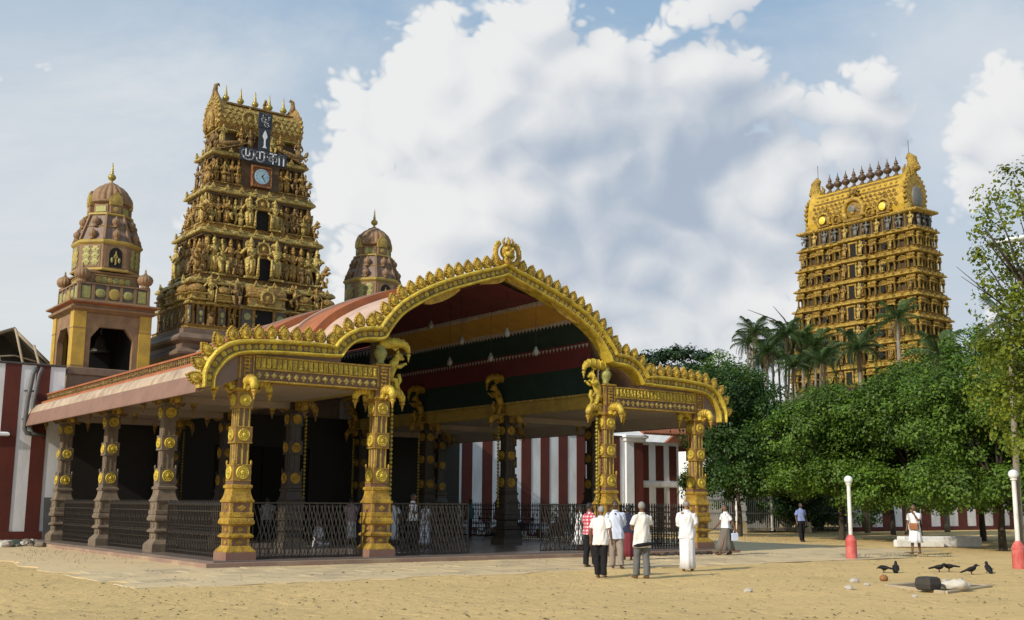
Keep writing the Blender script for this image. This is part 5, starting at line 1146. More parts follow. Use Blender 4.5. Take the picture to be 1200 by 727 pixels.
hs = thing('tiled_house', 'low house with a red tiled roof showing between the trees', 'house', (37.0, 26.5, 0)); th.parent = hs; th.location = (-37.0, 0, 0)
obj('house_wall', MB().box(-2.8, 2.8, -2.2, 2.2, 0, 5.15), M['white_wall'], hs)
for k in range(28): link('tile_row', MB().tube([(0, 0, 0), (0, 2.55, 1.47)], .1, 6).data('tile_row', M['tile_roof']) if k == 0 else bpy.data.meshes['tile_row.001'], th, (34.1+.21*k, -2.6, 5.22))
# ---- drainpipes, lean sheet, rubble by the left wall
pp = thing('drainpipe', 'grey drainpipes bent round the end of the pink eave', 'pipe', (-9.75, 17.9, 0))
for dx, dy in ((0, 0), (.22, -.05)):
    obj('pipe', MB().tube([(dx+.25, dy, 6.75), (dx+.16, dy, 6.5), (dx+.02, dy-.02, 5.4), (dx-.02, dy-.06, 4.35), (dx+.06, dy-.1, 4.18), (dx+.5, dy-.1, 4.12)], .07 if dx else .085, 9), M['grey_pipe'], pp)
for z in (4.7, 5.8): obj('clamp', MB().box(-.1, .4, -.02, .2, z, z+.05), M['grey_pipe'], pp)
tag(obj('metal_sheet', MB().bevbox(-.62, .0, -.02, .02, 0, 1.75, .01), M['grey_pipe'], None, (-8.25, 17.6, 0), (math.radians(-6), 0, 0)), 'grey metal sheet leaning against the striped wall', 'metal sheet')
rr = random.Random(21)
def stone_mesh(seed, m, name='stone'):
    r = random.Random(seed); b = MB(); b.ell((0, 0, 0), (1, .8, .55), 8, 6); b.v = [tuple(Vector(p)*(1+.28*noise.noise(Vector(p)*1.4+Vector((seed*3.1, 0, 0))))) for p in b.v]; b.s = [False]*len(b.s); return b.data(name, m)
M['rubble'] = mat('rubble', (.20, .17, .13), (.12, .10, .08), 6, .9, 0, .5, 12); M['rubble_pale'] = mat('pale_rubble', (.48, .45, .40), (.36, .33, .28), 6, .9, 0, .5, 12)
ST = [stone_mesh(k, M['rubble'] if k % 3 else M['rubble_pale']) for k in range(6)]
for k in range(16):
    u = rr.uniform(-6, 48); v = rr.uniform(627, 642); p = gpt(u, v)
    if p.y > 17: p = CAM + (p-CAM)*((15.5+rr.uniform(-1, 1.5)-CAM.y)/(p.y-CAM.y)); p.z = 0
    s = rr.uniform(.12, .34)
    tag(link('stone', ST[k % 6], None, (p.x, p.y, s*.25), (rr.uniform(-.3, .3), rr.uniform(-.3, .3), rr.uniform(0, 6)), s), 'broken stone in the rubble heap at the foot of the striped wall', 'stone', 'rubble by the striped wall')
tp = MB(); ring = []
for i in range(9):
    for j in range(9):
        x, y = (i/8-.5)*1.5, (j/8-.5)*1.0; tp.v.append((x, y, .22*max(0, 1-(x/.75)**2)*max(0, 1-(y/.5)**2)+.03*noise.noise(Vector((x*4, y*4, 2)))+.02))
for i in range(8):
    for j in range(8): tp.f.append([i*9+j, i*9+j+1, (i+1)*9+j+1, (i+1)*9+j]); tp.m.append(0); tp.s.append(True)
tag(obj('tarpaulin', tp, mat('green_tarp', (.06, .09, .07), (.04, .06, .05), 4, .6), None, (-10.3, 15.6, 0), (0, 0, .4)), 'crumpled dark green tarpaulin on the rubble by the striped wall', 'tarpaulin')
# ---- open timber shed roof behind the wall
sh = thing('timber_shed', 'open timber roof frame with dark sheeting behind the striped wall', 'shed', (-9.6, 22.4, 0))
obj('roof_sheet', MB().poly([(-3.6, 7.4), (.35, 9.05), (2.6, 7.0), (2.5, 6.9), (.35, 8.9), (-3.6, 7.25)], 1.2, 5.0), M['thatch'], sh)
obj('gable_sheet', MB().poly([(-3.4, 6.0), (-3.4, 7.3), (.35, 8.95), (2.45, 7.0), (2.45, 6.0)], 3.0, 3.1), M['thatch'], sh)
for k, (xa, za, xb, zb) in enumerate(((-.55, 8.6, .1, 6.2), (.3, 8.9, 1.0, 6.2), (1.1, 8.25, 1.75, 6.2), (-1.5, 8.2, -.8, 6.2), (-2.5, 7.8, -1.9, 6.2))):
    obj('pole', MB().tube([(xa, .4, za), (xb, .2, zb)], .055, 7), M['timber'], sh)
for za in (7.2, 7.75): obj('purlin', MB().tube([(-3.3, .6, za-.5), (.4, .55, za), (2.2, .6, za-.4)], .035, 6), M['timber'], sh)
for s in ((-3.6, 7.3, .4, 8.98), (.3, 8.98, 2.6, 6.95)): obj('rafter', MB().tube([(s[0], .9, s[1]), (s[2], .9, s[3])], .07, 7), M['timber'], sh)
for x in (-3.3, 2.3): obj('post', MB().tube([(x, .9, 0), (x, .9, 7.2)], .09, 7), M['timber'], sh)

# ------------------------------------------------------------------ iron railings of the porch
pick_d = MB().box(-.014, .014, -.014, .014, 0, 1.36).ngon([(.014, 1.33), (.036, 1.39), (.004, 1.53)], 5).ngon([(.012, .70), (.026, .73), (.012, .76)], 5).data('picket', M['iron'])
scr = MB()
for a0 in (0, PI): scr.tube([(.056*math.cos(a0+t)*(1-t/9), 0, .056*math.sin(a0+t)*(1-t/9)) for t in np.linspace(0, 5, 9)], .010, 4)
scr_d = scr.data('scroll', M['iron'])
def railing(label, p0, p1, group='black iron railings between the porch pillars'):
    a, e = Vector(p0), Vector(p1); L_ = (e-a).length; rz = math.atan2(e.y-a.y, e.x-a.x)
    r = thing('iron_railing', label, 'railing', (a.x, a.y, PLAT), rz, group)
    for z, w in ((.10, .018), (.42, .014), (.82, .014), (1.22, .018)): obj('rail', MB().box(0, L_, -w, w, z-w, z+w), M['iron'], r)
    n = int(L_/.125)
    for k in range(n): link('picket', pick_d, r, (L_*(k+.5)/n, 0, 0))
    for k in range(n-1):
        for z in ((.26, .62) if k % 2 else (.62, 1.02)): link('scroll', scr_d, r, (L_*(k+1)/n, 0, z), (0, (k % 3)*1.0, 0))
    for x in (.02, L_-.02): obj('end_post', MB().box(x-.025, x+.025, -.025, .025, 0, 1.45).ell((x, 0, 1.47), .045, 7, 5), M['iron'], r)
railing('ornate black iron railing between the gold corner pillar and the next grey pillar', (-8.49, .45), (-8.49, 5.10))
railing('ornate black iron railing between the two middle grey side pillars', (-8.49, 6.02), (-8.49, 10.66))
railing('ornate black iron railing between the last grey side pillars by the striped wall', (-8.49, 11.58), (-8.49, 16.22))
for y0, y1 in ((.45, 5.1), (6.02, 10.66), (11.58, 16.22)): railing('ornate black iron railing on the side of the porch facing the trees', (8.49, y0), (8.49, y1))
railing('ornate black iron railing across the front bay in front of the maroon panelled bay', (4.80, .05), (8.02, .05))
# folding lattice gates
def lattice(label, p0, p1, n):
    a, e = Vector(p0), Vector(p1); L_ = (e-a).length; rz = math.atan2(e.y-a.y, e.x-a.x)
    r = thing('folding_gate', label, 'gate', (a.x, a.y, PLAT), rz, 'folding lattice gates')
    H = 1.46
    for k in range(n+1):
        x = L_*k/n; obj('upright', MB().box(x-.012, x+.012, -.012, .012, .02, H), M['iron'], r)
    up = MB().box(-.010, .010, -.006, .006, 0, 1).data('lattice_bar', M['steel'])
    rq = random.Random(n); hh = H-.12; st = .42
    for k in range(int((L_-st)/.115)+1):
        x = k*.115+rq.uniform(-.01, .01); ln = math.hypot(st, hh); an = math.atan2(st, hh)
        for s in (1, -1): link('lattice_bar', up, r, (x if s > 0 else x+st, .012*s, .06), (0, s*an, 0), (1, 1, ln))
    for z in (.05, H): obj('rail', MB().box(0, L_, -.01, .01, z-.02, z+.02), M['iron'], r)
    return r
M['steel'] = mat('worn_steel', (.10, .094, .082), (.04, .038, .034), 8, .5, .4)
lattice('folding steel lattice gate between the two left gold pillars', (-8.05, -.05), (-4.80, -.05), 14)
lattice('folding steel lattice gate drawn half across the entrance by the beaded gold pillar', (-3.85, -.05), (-1.20, -.05), 14)
lattice('short folding lattice gate beside the entrance behind the standing men', (1.54, -.05), (3.85, -.05), 12)

# ------------------------------------------------------------------ far iron gate with white posts
def grille(label, x0, x1, y, h, m):
    r = thing('iron_fence', label, 'fence', (x0, y, 0)); w = x1-x0
    for z in (.25, 1.15, h): obj('rail', MB().box(0, w, -.025, .025, z-.03, z+.03), m, r)
    n = int(w/.16); bd = MB().box(-.012, .012, -.012, .012, .1, h).data('bar', m)
    for k in range(n+1): link('bar', bd, r, (w*k/n, 0, 0))
    return r
grille('white iron grille fence between the porch and the white gate post', 26.2, 30.35, 18.3, 1.9, M['grey_bar'])
gr = grille('tall grey iron gate hung between two white posts', 30.95, 36.2, 18.3, 2.25, M['grey_bar'])
obj('gate_frame', MB().box(2.55, 2.68, -.04, .04, .1, 2.4).box(2.68, 5.2, -.04, .04, 2.3, 2.4).box(5.12, 5.22, -.04, .04, .1, 2.3), M['white_paint'], gr)
grille('dark iron fence in the shade between the white post and the striped wall', 36.8, 41.1, 18.3, 2.1, M['steel'])
def gate_post(x, label, yl):
    P = thing('gate_post', label, 'gate post', (x, 18.3, 0))
    obj('post', MB().box(-.28, .28, -.28, .28, .0, 2.35).rect([(0, 2.35), (.07, 2.4), (.07, 2.5), (-.1, 2.62)], .28, .28), M['white_paint'], P)
    for z in (.7, 1.3, 1.9): obj('quoin', MB().box(-.34, .34, -.31, .31, z, z+.28), M['white_paint'], P)
    obj('foot', MB().box(-.33, .33, -.33, .33, -.05, .6), M['ylw_stain'], P)
gate_post(30.65, 'white stepped gate post beside the walking woman', 0); gate_post(36.5, 'white stepped gate post with a yellow foot by the man in blue', 0)

# ------------------------------------------------------------------ low lamp posts with red feet
def lamp_post(p, label, h):
    T = thing('lamp_post', label, 'lamp post', p)
    obj('foot', MB().ngon([(.175, 0), (.175, .56), (.15, .62), (.09, .72), (.085, .74)], 16), M['red_paint'], T)
    obj('pole', MB().ngon([(.062, .70), (.058, h-.28), (.09, h-.27), (.09, h-.24), (.05, h-.22)], 12), M['white_paint'], T)
    obj('globe', MB().ell((0, 0, h-.12), (.135, .135, .13), 16, 10), M['globe'], T)
lamp_post((9.55, -5.64, 0), 'white lamp post with red foot beside the pale paving patch', 2.57)
lamp_post((8.85, -11.58, 0), 'white lamp post with red foot near the six crows and dark tree trunk', 2.63)
# white painted beam lying under the trees
wb = MB(); p0, p1 = gpt(1056, 641), gpt(1146, 641); L_ = (p1-p0).length
wb.bevbox(0, L_, -.3, .3, .0, .42, .03); wb.bevbox(-.5, L_*.45, -.62, -.33, 0, .3, .03)
tag(obj('concrete_beam', wb, M['white_paint'], None, tuple(p0), (0, 0, math.atan2(p1.y-p0.y, p1.x-p0.x))), 'long white painted concrete beam lying on the ground under the trees', 'beam')
# ------------------------------------------------------------------ trees
def leaf_material(name, c1, c2, trans=.35, rough=.5):
    m = bpy.data.materials.new(name); m.use_nodes = True; t = m.node_tree; L = t.links.new; b = t.nodes['Principled BSDF']
    g = t.nodes.new('ShaderNodeNewGeometry'); mx = t.nodes.new('ShaderNodeMix'); mx.data_type = 'RGBA'; L(g.outputs['Random Per Island'], mx.inputs[0]); mx.inputs[6].default_value = (*c1, 1); mx.inputs[7].default_value = (*c2, 1)
    n = t.nodes.new('ShaderNodeTexNoise'); L(g.outputs['Position'], n.inputs[0]); n.inputs['Scale'].default_value = .55; n.inputs['Detail'].default_value = 4
    r = t.nodes.new('ShaderNodeMapRange'); L(n.outputs[0], r.inputs[0]); r.inputs[1].default_value = .35; r.inputs[2].default_value = .65; r.inputs[3].default_value = .62; r.inputs[4].default_value = 1.2
    sc_ = t.nodes.new('ShaderNodeVectorMath'); sc_.operation = 'SCALE'; L(mx.outputs[2], sc_.inputs[0]); L(r.outputs[0], sc_.inputs['Scale'])
    L(sc_.outputs[0], b.inputs['Base Color']); b.inputs['Roughness'].default_value = rough; b.inputs['Specular IOR Level'].default_value = .35
    tr = t.nodes.new('ShaderNodeBsdfTranslucent'); L(sc_.outputs[0], tr.inputs[0]); ms = t.nodes.new('ShaderNodeMixShader'); ms.inputs[0].default_value = trans
    L(b.outputs[0], ms.inputs[1]); L(tr.outputs[0], ms.inputs[2]); L(ms.outputs[0], t.nodes['Material Output'].inputs[0])
    return m
LEAF = leaf_material('broad_leaf', (.042, .10, .013), (.145, .25, .025)); LEAF_D = leaf_material('dark_leaf', (.020, .056, .011), (.06, .13, .019)); LEAF_Y = leaf_material('yellow_green_leaf', (.10, .16, .015), (.26, .30, .03), .45); LEAF_F = leaf_material('far_leaf', (.022, .055, .028), (.05, .10, .04)); FROND = leaf_material('palm_frond_green', (.028, .065, .018), (.075, .125, .03), .3)
npr = np.random.default_rng(12)
def leaves_obj(name, centres, normals, size, m, parent, jit=.35):
    """one folded leaf (2 quads) per centre"""
    n = len(centres); nr = normals + npr.normal(0, jit, (n, 3)); nr /= np.linalg.norm(nr, axis=1, keepdims=True)+1e-9
    t = npr.normal(0, 1, (n, 3)); t[:, 2] -= .4; t -= nr*(t*nr).sum(1, keepdims=True); t /= np.linalg.norm(t, axis=1, keepdims=True)+1e-9
    bt = np.cross(nr, t); s = (size*npr.uniform(.65, 1.35, n))[:, None]; w = s*.36
    base = centres - t*s*.5; tip = centres + t*s*.5 - nr*s*.12; lf = centres - bt*w + nr*s*.10; rt = centres + bt*w + nr*s*.10
    V = np.stack([base, lf, tip, rt], 1).reshape(-1, 3); k = np.arange(n)[:, None]*4
    F = np.concatenate([k+np.array([[0, 1, 2]]), k+np.array([[0, 2, 3]])], 1).reshape(-1, 3)
    me = bpy.data.meshes.new(name); me.vertices.add(len(V)); me.vertices.foreach_set('co', V.ravel().astype(np.float32))
    me.loops.add(F.size); me.loops.foreach_set('vertex_index', F.ravel().astype(np.int32)); me.polygons.add(len(F)); me.polygons.foreach_set('loop_start', np.arange(0, F.size, 3, dtype=np.int32)); me.polygons.foreach_set('loop_total', np.full(len(F), 3, np.int32))
    me.materials.append(m); me.update(); me.validate(); return link(name, me, parent)
def sph(n):
    v = npr.normal(0, 1, (n, 3)); return v/np.linalg.norm(v, axis=1, keepdims=True)
def crown(parent, blobs, n_clump, per, clump_r, size, m, up=.5, name='crown'):
    """blobs (x, y, z, rx, ry, rz) of the crown's shape; clumps of leaves sit over their skins"""
    C_, N_ = [], []
    vol = np.array([b[3]*b[4] for b in blobs]); vol = vol/vol.sum()
    for b, q in zip(blobs, vol):
        k = max(4, int(n_clump*q)); d = sph(k); rad = npr.uniform(.55, 1.06, (k, 1))**.6
        c = np.array(b[:3])+d*rad*np.array(b[3:6])
        for ci, di in zip(c, d):
            r = clump_r*npr.uniform(.6, 1.35); m_ = int(per*npr.uniform(.6, 1.3)); e = sph(m_)
            pts = ci+e*np.array([r, r, r*.8])*npr.uniform(.45, 1.05, (m_, 1)); nn = e*.6+di*.5; nn[:, 2] += up
            C_.append(pts); N_.append(nn)
    return leaves_obj(name, np.concatenate(C_), np.concatenate(N_), size, m, parent)
def trunk(parent, h, r, limbs, m=None, seed=0, name='trunk'):
    rt = random.Random(seed); b = MB()
    ph = rt.uniform(0, 6); P = [(.08*r*k*math.sin(ph+k), .08*r*k*math.cos(ph+k), h*k/6) for k in range(7)]
    b.tube([(P[0][0], P[0][1], -.1)]+P, [r*1.5]+[r*(1.25-.09*k-.02*k*k*.5) for k in range(7)], 10)
    for (x, y, z) in limbs:
        z0 = h*rt.uniform(.55, .95); b.tube([(0, 0, z0), (x*.35, y*.35, z0+(z-z0)*.45), (x*.75, y*.75, z0+(z-z0)*.8), (x, y, z)], [r*.55, r*.4, r*.22, r*.06], 7)
        for q in range(3):
            k = rt.uniform(.4, .8); e = (x*k+rt.uniform(-.8, .8), y*k+rt.uniform(-.8, .8), z0+(z-z0)*k+rt.uniform(.2, 1.0)); b.tube([(x*k*.8, y*k*.8, z0+(z-z0)*k*.85), e], [r*.22, r*.05], 5)
    return obj(name, b, m or M['bark'], parent)
def round_tree(u, dist, label, top, rad, m, seed, low=1.9, group='dense round shade trees', n_clump=300, per=105, size=.145, clump_r=.58, squash=1.0):
    p = dpt(u, dist); T = thing('shade_tree', label, 'tree', (p.x, p.y, 0), 0, group); rt = random.Random(seed)
    zc = (top+low)/2; rz = (top-low)/2; bl = [(0, 0, zc, rad*.72, rad*.72, rz*.86)]
    for k in range(9):
        a = 2*PI*k/9+rt.uniform(-.3, .3); f = rt.uniform(.42, .62); h = rt.uniform(-.45, .55); q = rt.uniform(.36, .5)
        bl.append((rad*f*math.cos(a), rad*f*math.sin(a), zc+rz*h, rad*q, rad*q, rz*q*squash))
    for k in range(8): a = 2*PI*k/8+rt.uniform(-.2, .2); bl.append((rad*.62*math.cos(a), rad*.62*math.sin(a), low+.75+rt.uniform(-.15, .3), rad*.36, rad*.36, .8))
    bl.append((rt.uniform(-.3, .3), rt.uniform(-.3, .3), top-rz*.42, rad*.5, rad*.5, rz*.42))
    crown(T, bl, n_clump, per, clump_r, size, m)
    trunk(T, low+.6, .13, [(b[0]*.8, b[1]*.8, b[2]) for b in bl[1:8]], seed=seed)
    return T
round_tree(866, 62, 'round dark green tree behind the gold corner pillar', 9.3, 3.3, LEAF_D, 1, 2.2, n_clump=430)
round_tree(858, 69, 'leafy bright-topped tree rising behind the curled gable end', 10.7, 2.7, LEAF, 2, 4.5, n_clump=300)
round_tree(985, 58, 'broad glossy tree over the man in the blue shirt', 7.6, 4.0, LEAF, 3, 2.2, n_clump=520)
round_tree(1075, 56, 'broad glossy tree over the woman with the brown bag', 8.3, 4.3, LEAF, 4, 1.7, n_clump=540)
round_tree(1150, 60, 'tall dense tree behind the white beam', 10.5, 4.9, LEAF, 5, 2.0, n_clump=480)
round_tree(1045, 70, 'tall dense tree filling the gap below the golden tower', 9.2, 4.4, LEAF_D, 8, 2.4, n_clump=400)
t4 = round_tree(1172, 47.5, 'near round tree with a thin dark trunk by the lamp post', 7.6, 3.6, LEAF, 6, 1.6, n_clump=460, size=.13)
round_tree(1240, 50, 'dense round tree at the end of the row beyond the lamp post', 8.6, 4.2, LEAF, 7, 1.6, n_clump=360)
round_tree(925, 84, 'dark tree standing among the slim palm trunks', 6.2, 5.0, LEAF_F, 9, .6, n_clump=240, per=80, size=.22, clump_r=.8)
round_tree(1010, 92, 'dark tree at the foot of the golden tower', 9.6, 5.0, LEAF_F, 10, 2.0, n_clump=200, per=80, size=.22, clump_r=.8)
round_tree(1105, 88, 'pale feathery tree in front of the golden tower base', 11.6, 4.4, LEAF, 13, 4.0, n_clump=200, per=80, size=.22, clump_r=.8)
round_tree(1172, 95, 'distant tree between the golden tower and the yellow-green tree', 12.6, 6.0, LEAF_F, 14, 3.0, n_clump=160, per=80, size=.22, clump_r=.9)
round_tree(905, 74, 'low dark tree close behind the iron gate', 5.0, 3.8, LEAF_D, 21, .6, n_clump=260, per=80, size=.2)
round_tree(960, 80, 'low dark tree behind the shaded iron fence', 5.8, 4.6, LEAF_D, 22, .4, n_clump=260, per=80, size=.2)
# flat-topped far tree beyond the gable
p = dpt(795, 118); FT = thing('umbrella_tree', 'distant flat-topped tree with open branches above the gable end', 'tree', (p.x, p.y, 0))
bl = [(-2.6, 0, 16.6, 1.9, 1.9, .5), (.2, .3, 17.1, 2.2, 2.0, .55), (2.0, .5, 16.9, 1.9, 1.7, .55), (.6, -.4, 15.6, 2.1, 1.9, .5), (2.6, 0, 15.2, 1.7, 1.7, .7), (-.8, .5, 14.8, 1.8, 1.6, .6), (1.0, 0, 13.7, 3.0, 2.0, .8)]
bl = [(b_[0]*_R.x, b_[0]*_R.y, *b_[2:]) for b_ in bl]
crown(FT, bl, 150, 46, .6, .34, LEAF_F, .9); trunk(FT, 11.5, .28, [b_[:3] for b_ in bl[:6]], seed=3)
# loose yellow-green tree hanging into the picture at the right
p = dpt(1262, 30); YT = thing('loose_tree', 'yellow-green loose-leaved tree with open twigs at the edge of the yard', 'tree', (p.x, p.y, 0))
rt = random.Random(9); bl = []
ax = Vector((_R.x, _R.y, 0)).normalized()
def at_uv(u, v, dist=30.0): d = ray(u, v); h = math.hypot(d.x, d.y); q = CAM+d*(dist/h); return (q.x-p.x, q.y-p.y, q.z)
for (u, v, r) in [(1150, 262, .38), (1165, 235, .42), (1188, 212, .45), (1175, 285, .40), (1195, 255, .5), (1160, 330, .40), (1185, 330, .55), (1172, 372, .5), (1150, 300, .2), (1200, 300, .6), (1198, 375, .65), (1178, 415, .6), (1165, 450, .62), (1190, 460, .7), (1155, 410, .3), (1205, 420, .8), (1225, 330, 1.0), (1240, 250, .9), (1260, 380, 1.2), (1290, 300, 1.3), (1250, 450, 1.2), (1185, 490, .7), (1215, 500, .9)]:
    x, y, z = at_uv(u, v, 30+rt.uniform(-1.4, 1.4)); bl.append((x, y, z, r, r, r*.85))
crown(YT, bl, 420, 34, .30, .105, LEAF_Y, .35)
trunk(YT, 5.0, .12, [b_[:3] for b_ in bl], seed=8)
# street light half hidden in it
q = dpt(1226, 33); SLT_ = thing('street_light', 'pale street light head reaching out from the loose tree', 'street light', (q.x, q.y, 0))
hd = CAM + ray(1186, 281)*((33)/math.hypot(ray(1186, 281).x, ray(1186, 281).y)); hx_ = Vector((hd.x-q.x, hd.y-q.y, hd.z))
obj('pole', MB().tube([(0, 0, 0), (0, 0, hx_.z-.6), (hx_.x*.3, hx_.y*.3, hx_.z-.1), (hx_.x*.7, hx_.y*.7, hx_.z)], [.09, .06, .045, .04], 9), M['grey_pipe'], SLT_)
an = math.atan2(hx_.y, hx_.x)
obj('lamp_head', MB().ell((0, 0, 0), (.42, .14, .085), 14, 8).box(-.6, -.3, -.04, .04, -.04, .04), M['globe'], SLT_, tuple(hx_), (0, .12, an))
# ---- palms
def frond_mesh(L_, droop, m, wid=.5, name='frond', nl=40):
    b = MB(); P = []
    for k in range(13):
        t = k/12; P.append((L_*t*(1-.18*t*t), 0, L_*(.42*t-droop*t*t)))
    b.tube(P, [.03*(1-.85*k/12) for k in range(13)], 4, 0)
    for k in range(nl):
        t = .12+.86*k/nl; i = min(11, int(t*12)); f = t*12-i; a = Vector(P[i])*(1-f)+Vector(P[i+1])*f; w = wid*math.sin(PI*(.12+.8*t))**.7
        for s in (-1, 1):
            jq = math.sin(k*7.7+s)*.12; tip = a+Vector((w*(.45+jq), s*w*(.9+jq), -w*(.75+jq))); md = a+Vector((w*.35, s*w*.55, -w*.05)); o = Vector((.0065, 0, 0))
            b.add([a-o, md-o*1.2, tip, md+o*1.2, a+o], [(0, 1, 3, 4), (1, 2, 3)], 0)
    return b.data(name, m)
FR = [frond_mesh(1.0, d_, FROND, .24) for d_ in (.35, .62, .95)]
DEADF = frond_mesh(1.0, 1.25, leaf_material('dry_frond', (.16, .12, .05), (.25, .19, .09)), .22)
def palm(u, dist, top_v, label, fr=2.2, n=15, seed=0, r=.11, group='slim palms beyond the wall', dead=2):
    rt = random.Random(seed); d = ray(u, top_v); h = math.hypot(d.x, d.y); c_ = CAM+d*(dist/h); bx, by = c_.x+rt.uniform(-.7, .7), c_.y+rt.uniform(-.7, .7); H = c_.z-fr*.18
    T = thing('palm_tree', label, 'palm tree', (bx, by, 0), 0, group); dx, dy = c_.x-bx, c_.y-by
    obj('trunk', MB().tube([(dx*t*t, dy*t*t, H*t-.1*(t == 0)) for t in np.linspace(0, 1, 9)], [r*(1.35-.6*t) for t in np.linspace(0, 1, 9)], 8), M['pale_bark'], T)
    for k in range(n):
        a = 2*PI*k*.382+rt.uniform(-.2, .2); e = 1.15-1.75*(k/n)+rt.uniform(-.1, .1)
        link('frond', FR[0 if e > .6 else 1 if e > -.1 else 2], T, (dx, dy, H), (0, -e*.75, a), fr*rt.uniform(.85, 1.1))
    for k in range(dead): link('frond', DEADF, T, (dx, dy, H-.1), (0, .75, rt.uniform(0, 6.3)), fr*.7)
    link('crown_shaft', MB().tube([(0, 0, -.5), (0, 0, .25)], [r*.9, r*.5], 7).data('crown_shaft', FROND), T, (dx, dy, H))
PALMS = [(884, 84, 385, 2.6), (905, 86, 398, 2.6), (921, 82, 388, 2.5), (938, 85, 392, 2.5), (955, 83, 400, 2.6), (893, 90, 420, 2.4), (930, 79, 425, 2.2), (968, 88, 412, 2.6), (912, 92, 415, 2.4), (946, 92, 420, 2.3), (876, 88, 398, 2.2), (899, 80, 408, 2.3), (962, 80, 418, 2.3), (926, 88, 403, 2.4)]
for k, (u, d_, v, f) in enumerate(PALMS): palm(u, d_, v, 'slim palm in the tight clump left of the golden tower', f*.70, 20, k+1, .10)
palm(1006, 76, 402, 'broad-headed palm before the foot of the golden tower', 2.2, 18, 31, .14, 'palms before the golden tower', 4)
palm(1051, 72, 367, 'tall palm whose head crosses the golden tower face', 1.8, 16, 32, .14, 'palms before the golden tower', 4)
palm(1100, 80, 408, 'half hidden palm with long drooping fronds right of the tall palm', 2.8, 13, 33, .14, 'palms before the golden tower', 2)
palm(1182, 34, 368, 'palm frond tuft showing through the loose yellow-green tree', 1.25, 7, 34, .08, 'palm in the loose tree', 0)
# bare branch against the sky beside the golden tower
q = dpt(935, 90); d = ray(935, 372); hz_ = CAM.z+d.z*90/math.hypot(d.x, d.y)
BT = thing('bare_tree', 'leafless branches showing just above the slim palms', 'tree', (q.x, q.y, 0))
b = MB(); b.tube([(0, 0, -.1), (.1, 0, hz_*.6), (0, 0, hz_-1.2)], [.22, .16, .1], 8)
for k, (a, z) in enumerate(((-3.4, .6), (-2.6, -.1), (-1.4, .9), (1.6, .5), (.6, 1.0))): b.tube([(0, 0, hz_-1.2), (ax.x*a*.4, ax.y*a*.4, hz_-.3+z*.2), (ax.x*a, ax.y*a, hz_+z)], [.09, .055, .015], 6)
obj('branches', b, M['bark'], BT)
# broad dark woodland behind, too far to tell apart
C_ = []
for k in range(44):
    u = 690+k*14+npr.uniform(-8, 8); dd = 128+npr.uniform(0, 24); pp_ = dpt(u, dd); hh = npr.uniform(6.5, 9.5); C_.append((pp_.x, pp_.y, hh*.5, 4.6, 4.6, hh*.5))
wd = crown(None, C_, 700, 34, 1.3, .55, LEAF_F, .5, 'far_trees'); tag(wd, 'low dark belt of far trees beyond the compound', 'woodland', kind='stuff')
# ------------------------------------------------------------------ people
REMESH = []
def remeshed(name, mb, m, parent, voxel):
    o = obj(name, mb, m, parent); md = o.modifiers.new('skin', 'REMESH'); md.mode = 'VOXEL'; md.voxel_size = voxel; md.use_smooth_shade = True
    REMESH.append(o); return o
def loft(b, R, n=18, mi=0, folds=0, fa=0.0, ph=0.0):
    """rings (cx, cy, z, rx, ry); folds adds drapery growing towards the first ring"""
    out = []; m_ = len(R)
    for i, (cx, cy, z, rx, ry) in enumerate(R):
        f = fa*(1-i/(m_-1)); out.append([(cx+rx*math.cos(2*PI*j/n)*(1+f*math.cos(folds*2*PI*j/n+ph)+f*.5*math.cos((folds+3)*2*PI*j/n+1.3*ph)), cy+ry*math.sin(2*PI*j/n)*(1+f*math.cos(folds*2*PI*j/n+ph)), z) for j in range(n)])
    return b.rings(out, mi, True, True, True)
def cloth(name, c, c2=None, rough=.85): return mat(name, c, c2 or tuple(x*.86 for x in c), 7, rough, 0, .45, 16, spec=.2)
K = dict(white=cloth('white_cotton', (.70, .72, .77)), cream=cloth('cream_cotton', (.70, .69, .67)), blue=cloth('pale_blue_cotton', (.56, .63, .80)), black=cloth('black_trouser', (.014, .014, .017)), grey=cloth('grey_trouser', (.13, .135, .14)), beige=cloth('taupe_trouser', (.27, .23, .20)), greyskirt=cloth('grey_skirt', (.16, .15, .135)), police=cloth('blue_uniform', (.20, .26, .50)), navy=cloth('navy_cotton', (.03, .035, .07)), pink=cloth('dusty_pink_shirt', (.40, .30, .36)), teal=cloth('teal_shirt', (.06, .14, .17)), maroon=cloth('maroon_sari', (.16, .03, .04)), greyshirt=cloth('grey_shirt', (.30, .32, .36)))
def check(name, a, b_, s, thr=.5):
    m = bpy.data.materials.new(name); m.use_nodes = True; t = m.node_tree; L = t.links.new; p = t.nodes['Principled BSDF']; tcn = t.nodes.new('ShaderNodeTexCoord'); w = []
    for ax_ in ('X', 'Z'):
        q = t.nodes.new('ShaderNodeTexWave'); q.bands_direction = ax_; L(tcn.outputs['Object'], q.inputs[0]); q.inputs['Scale'].default_value = s; q.inputs['Distortion'].default_value = .6; w.append(q)
    ad = t.nodes.new('ShaderNodeMath'); ad.operation = 'MULTIPLY'; L(w[0].outputs['Fac'], ad.inputs[0]); L(w[1].outputs['Fac'], ad.inputs[1])
    r = t.nodes.new('ShaderNodeMapRange'); L(ad.outputs[0], r.inputs[0]); r.inputs[1].default_value = thr-.12; r.inputs[2].default_value = thr+.12
    mx = t.nodes.new('ShaderNodeMix'); mx.data_type = 'RGBA'; L(r.outputs[0], mx.inputs[0]); mx.inputs[6].default_value = (*a, 1); mx.inputs[7].default_value = (*b_, 1); L(mx.outputs[2], p.inputs['Base Color']); p.inputs['Roughness'].default_value = .85
    return m
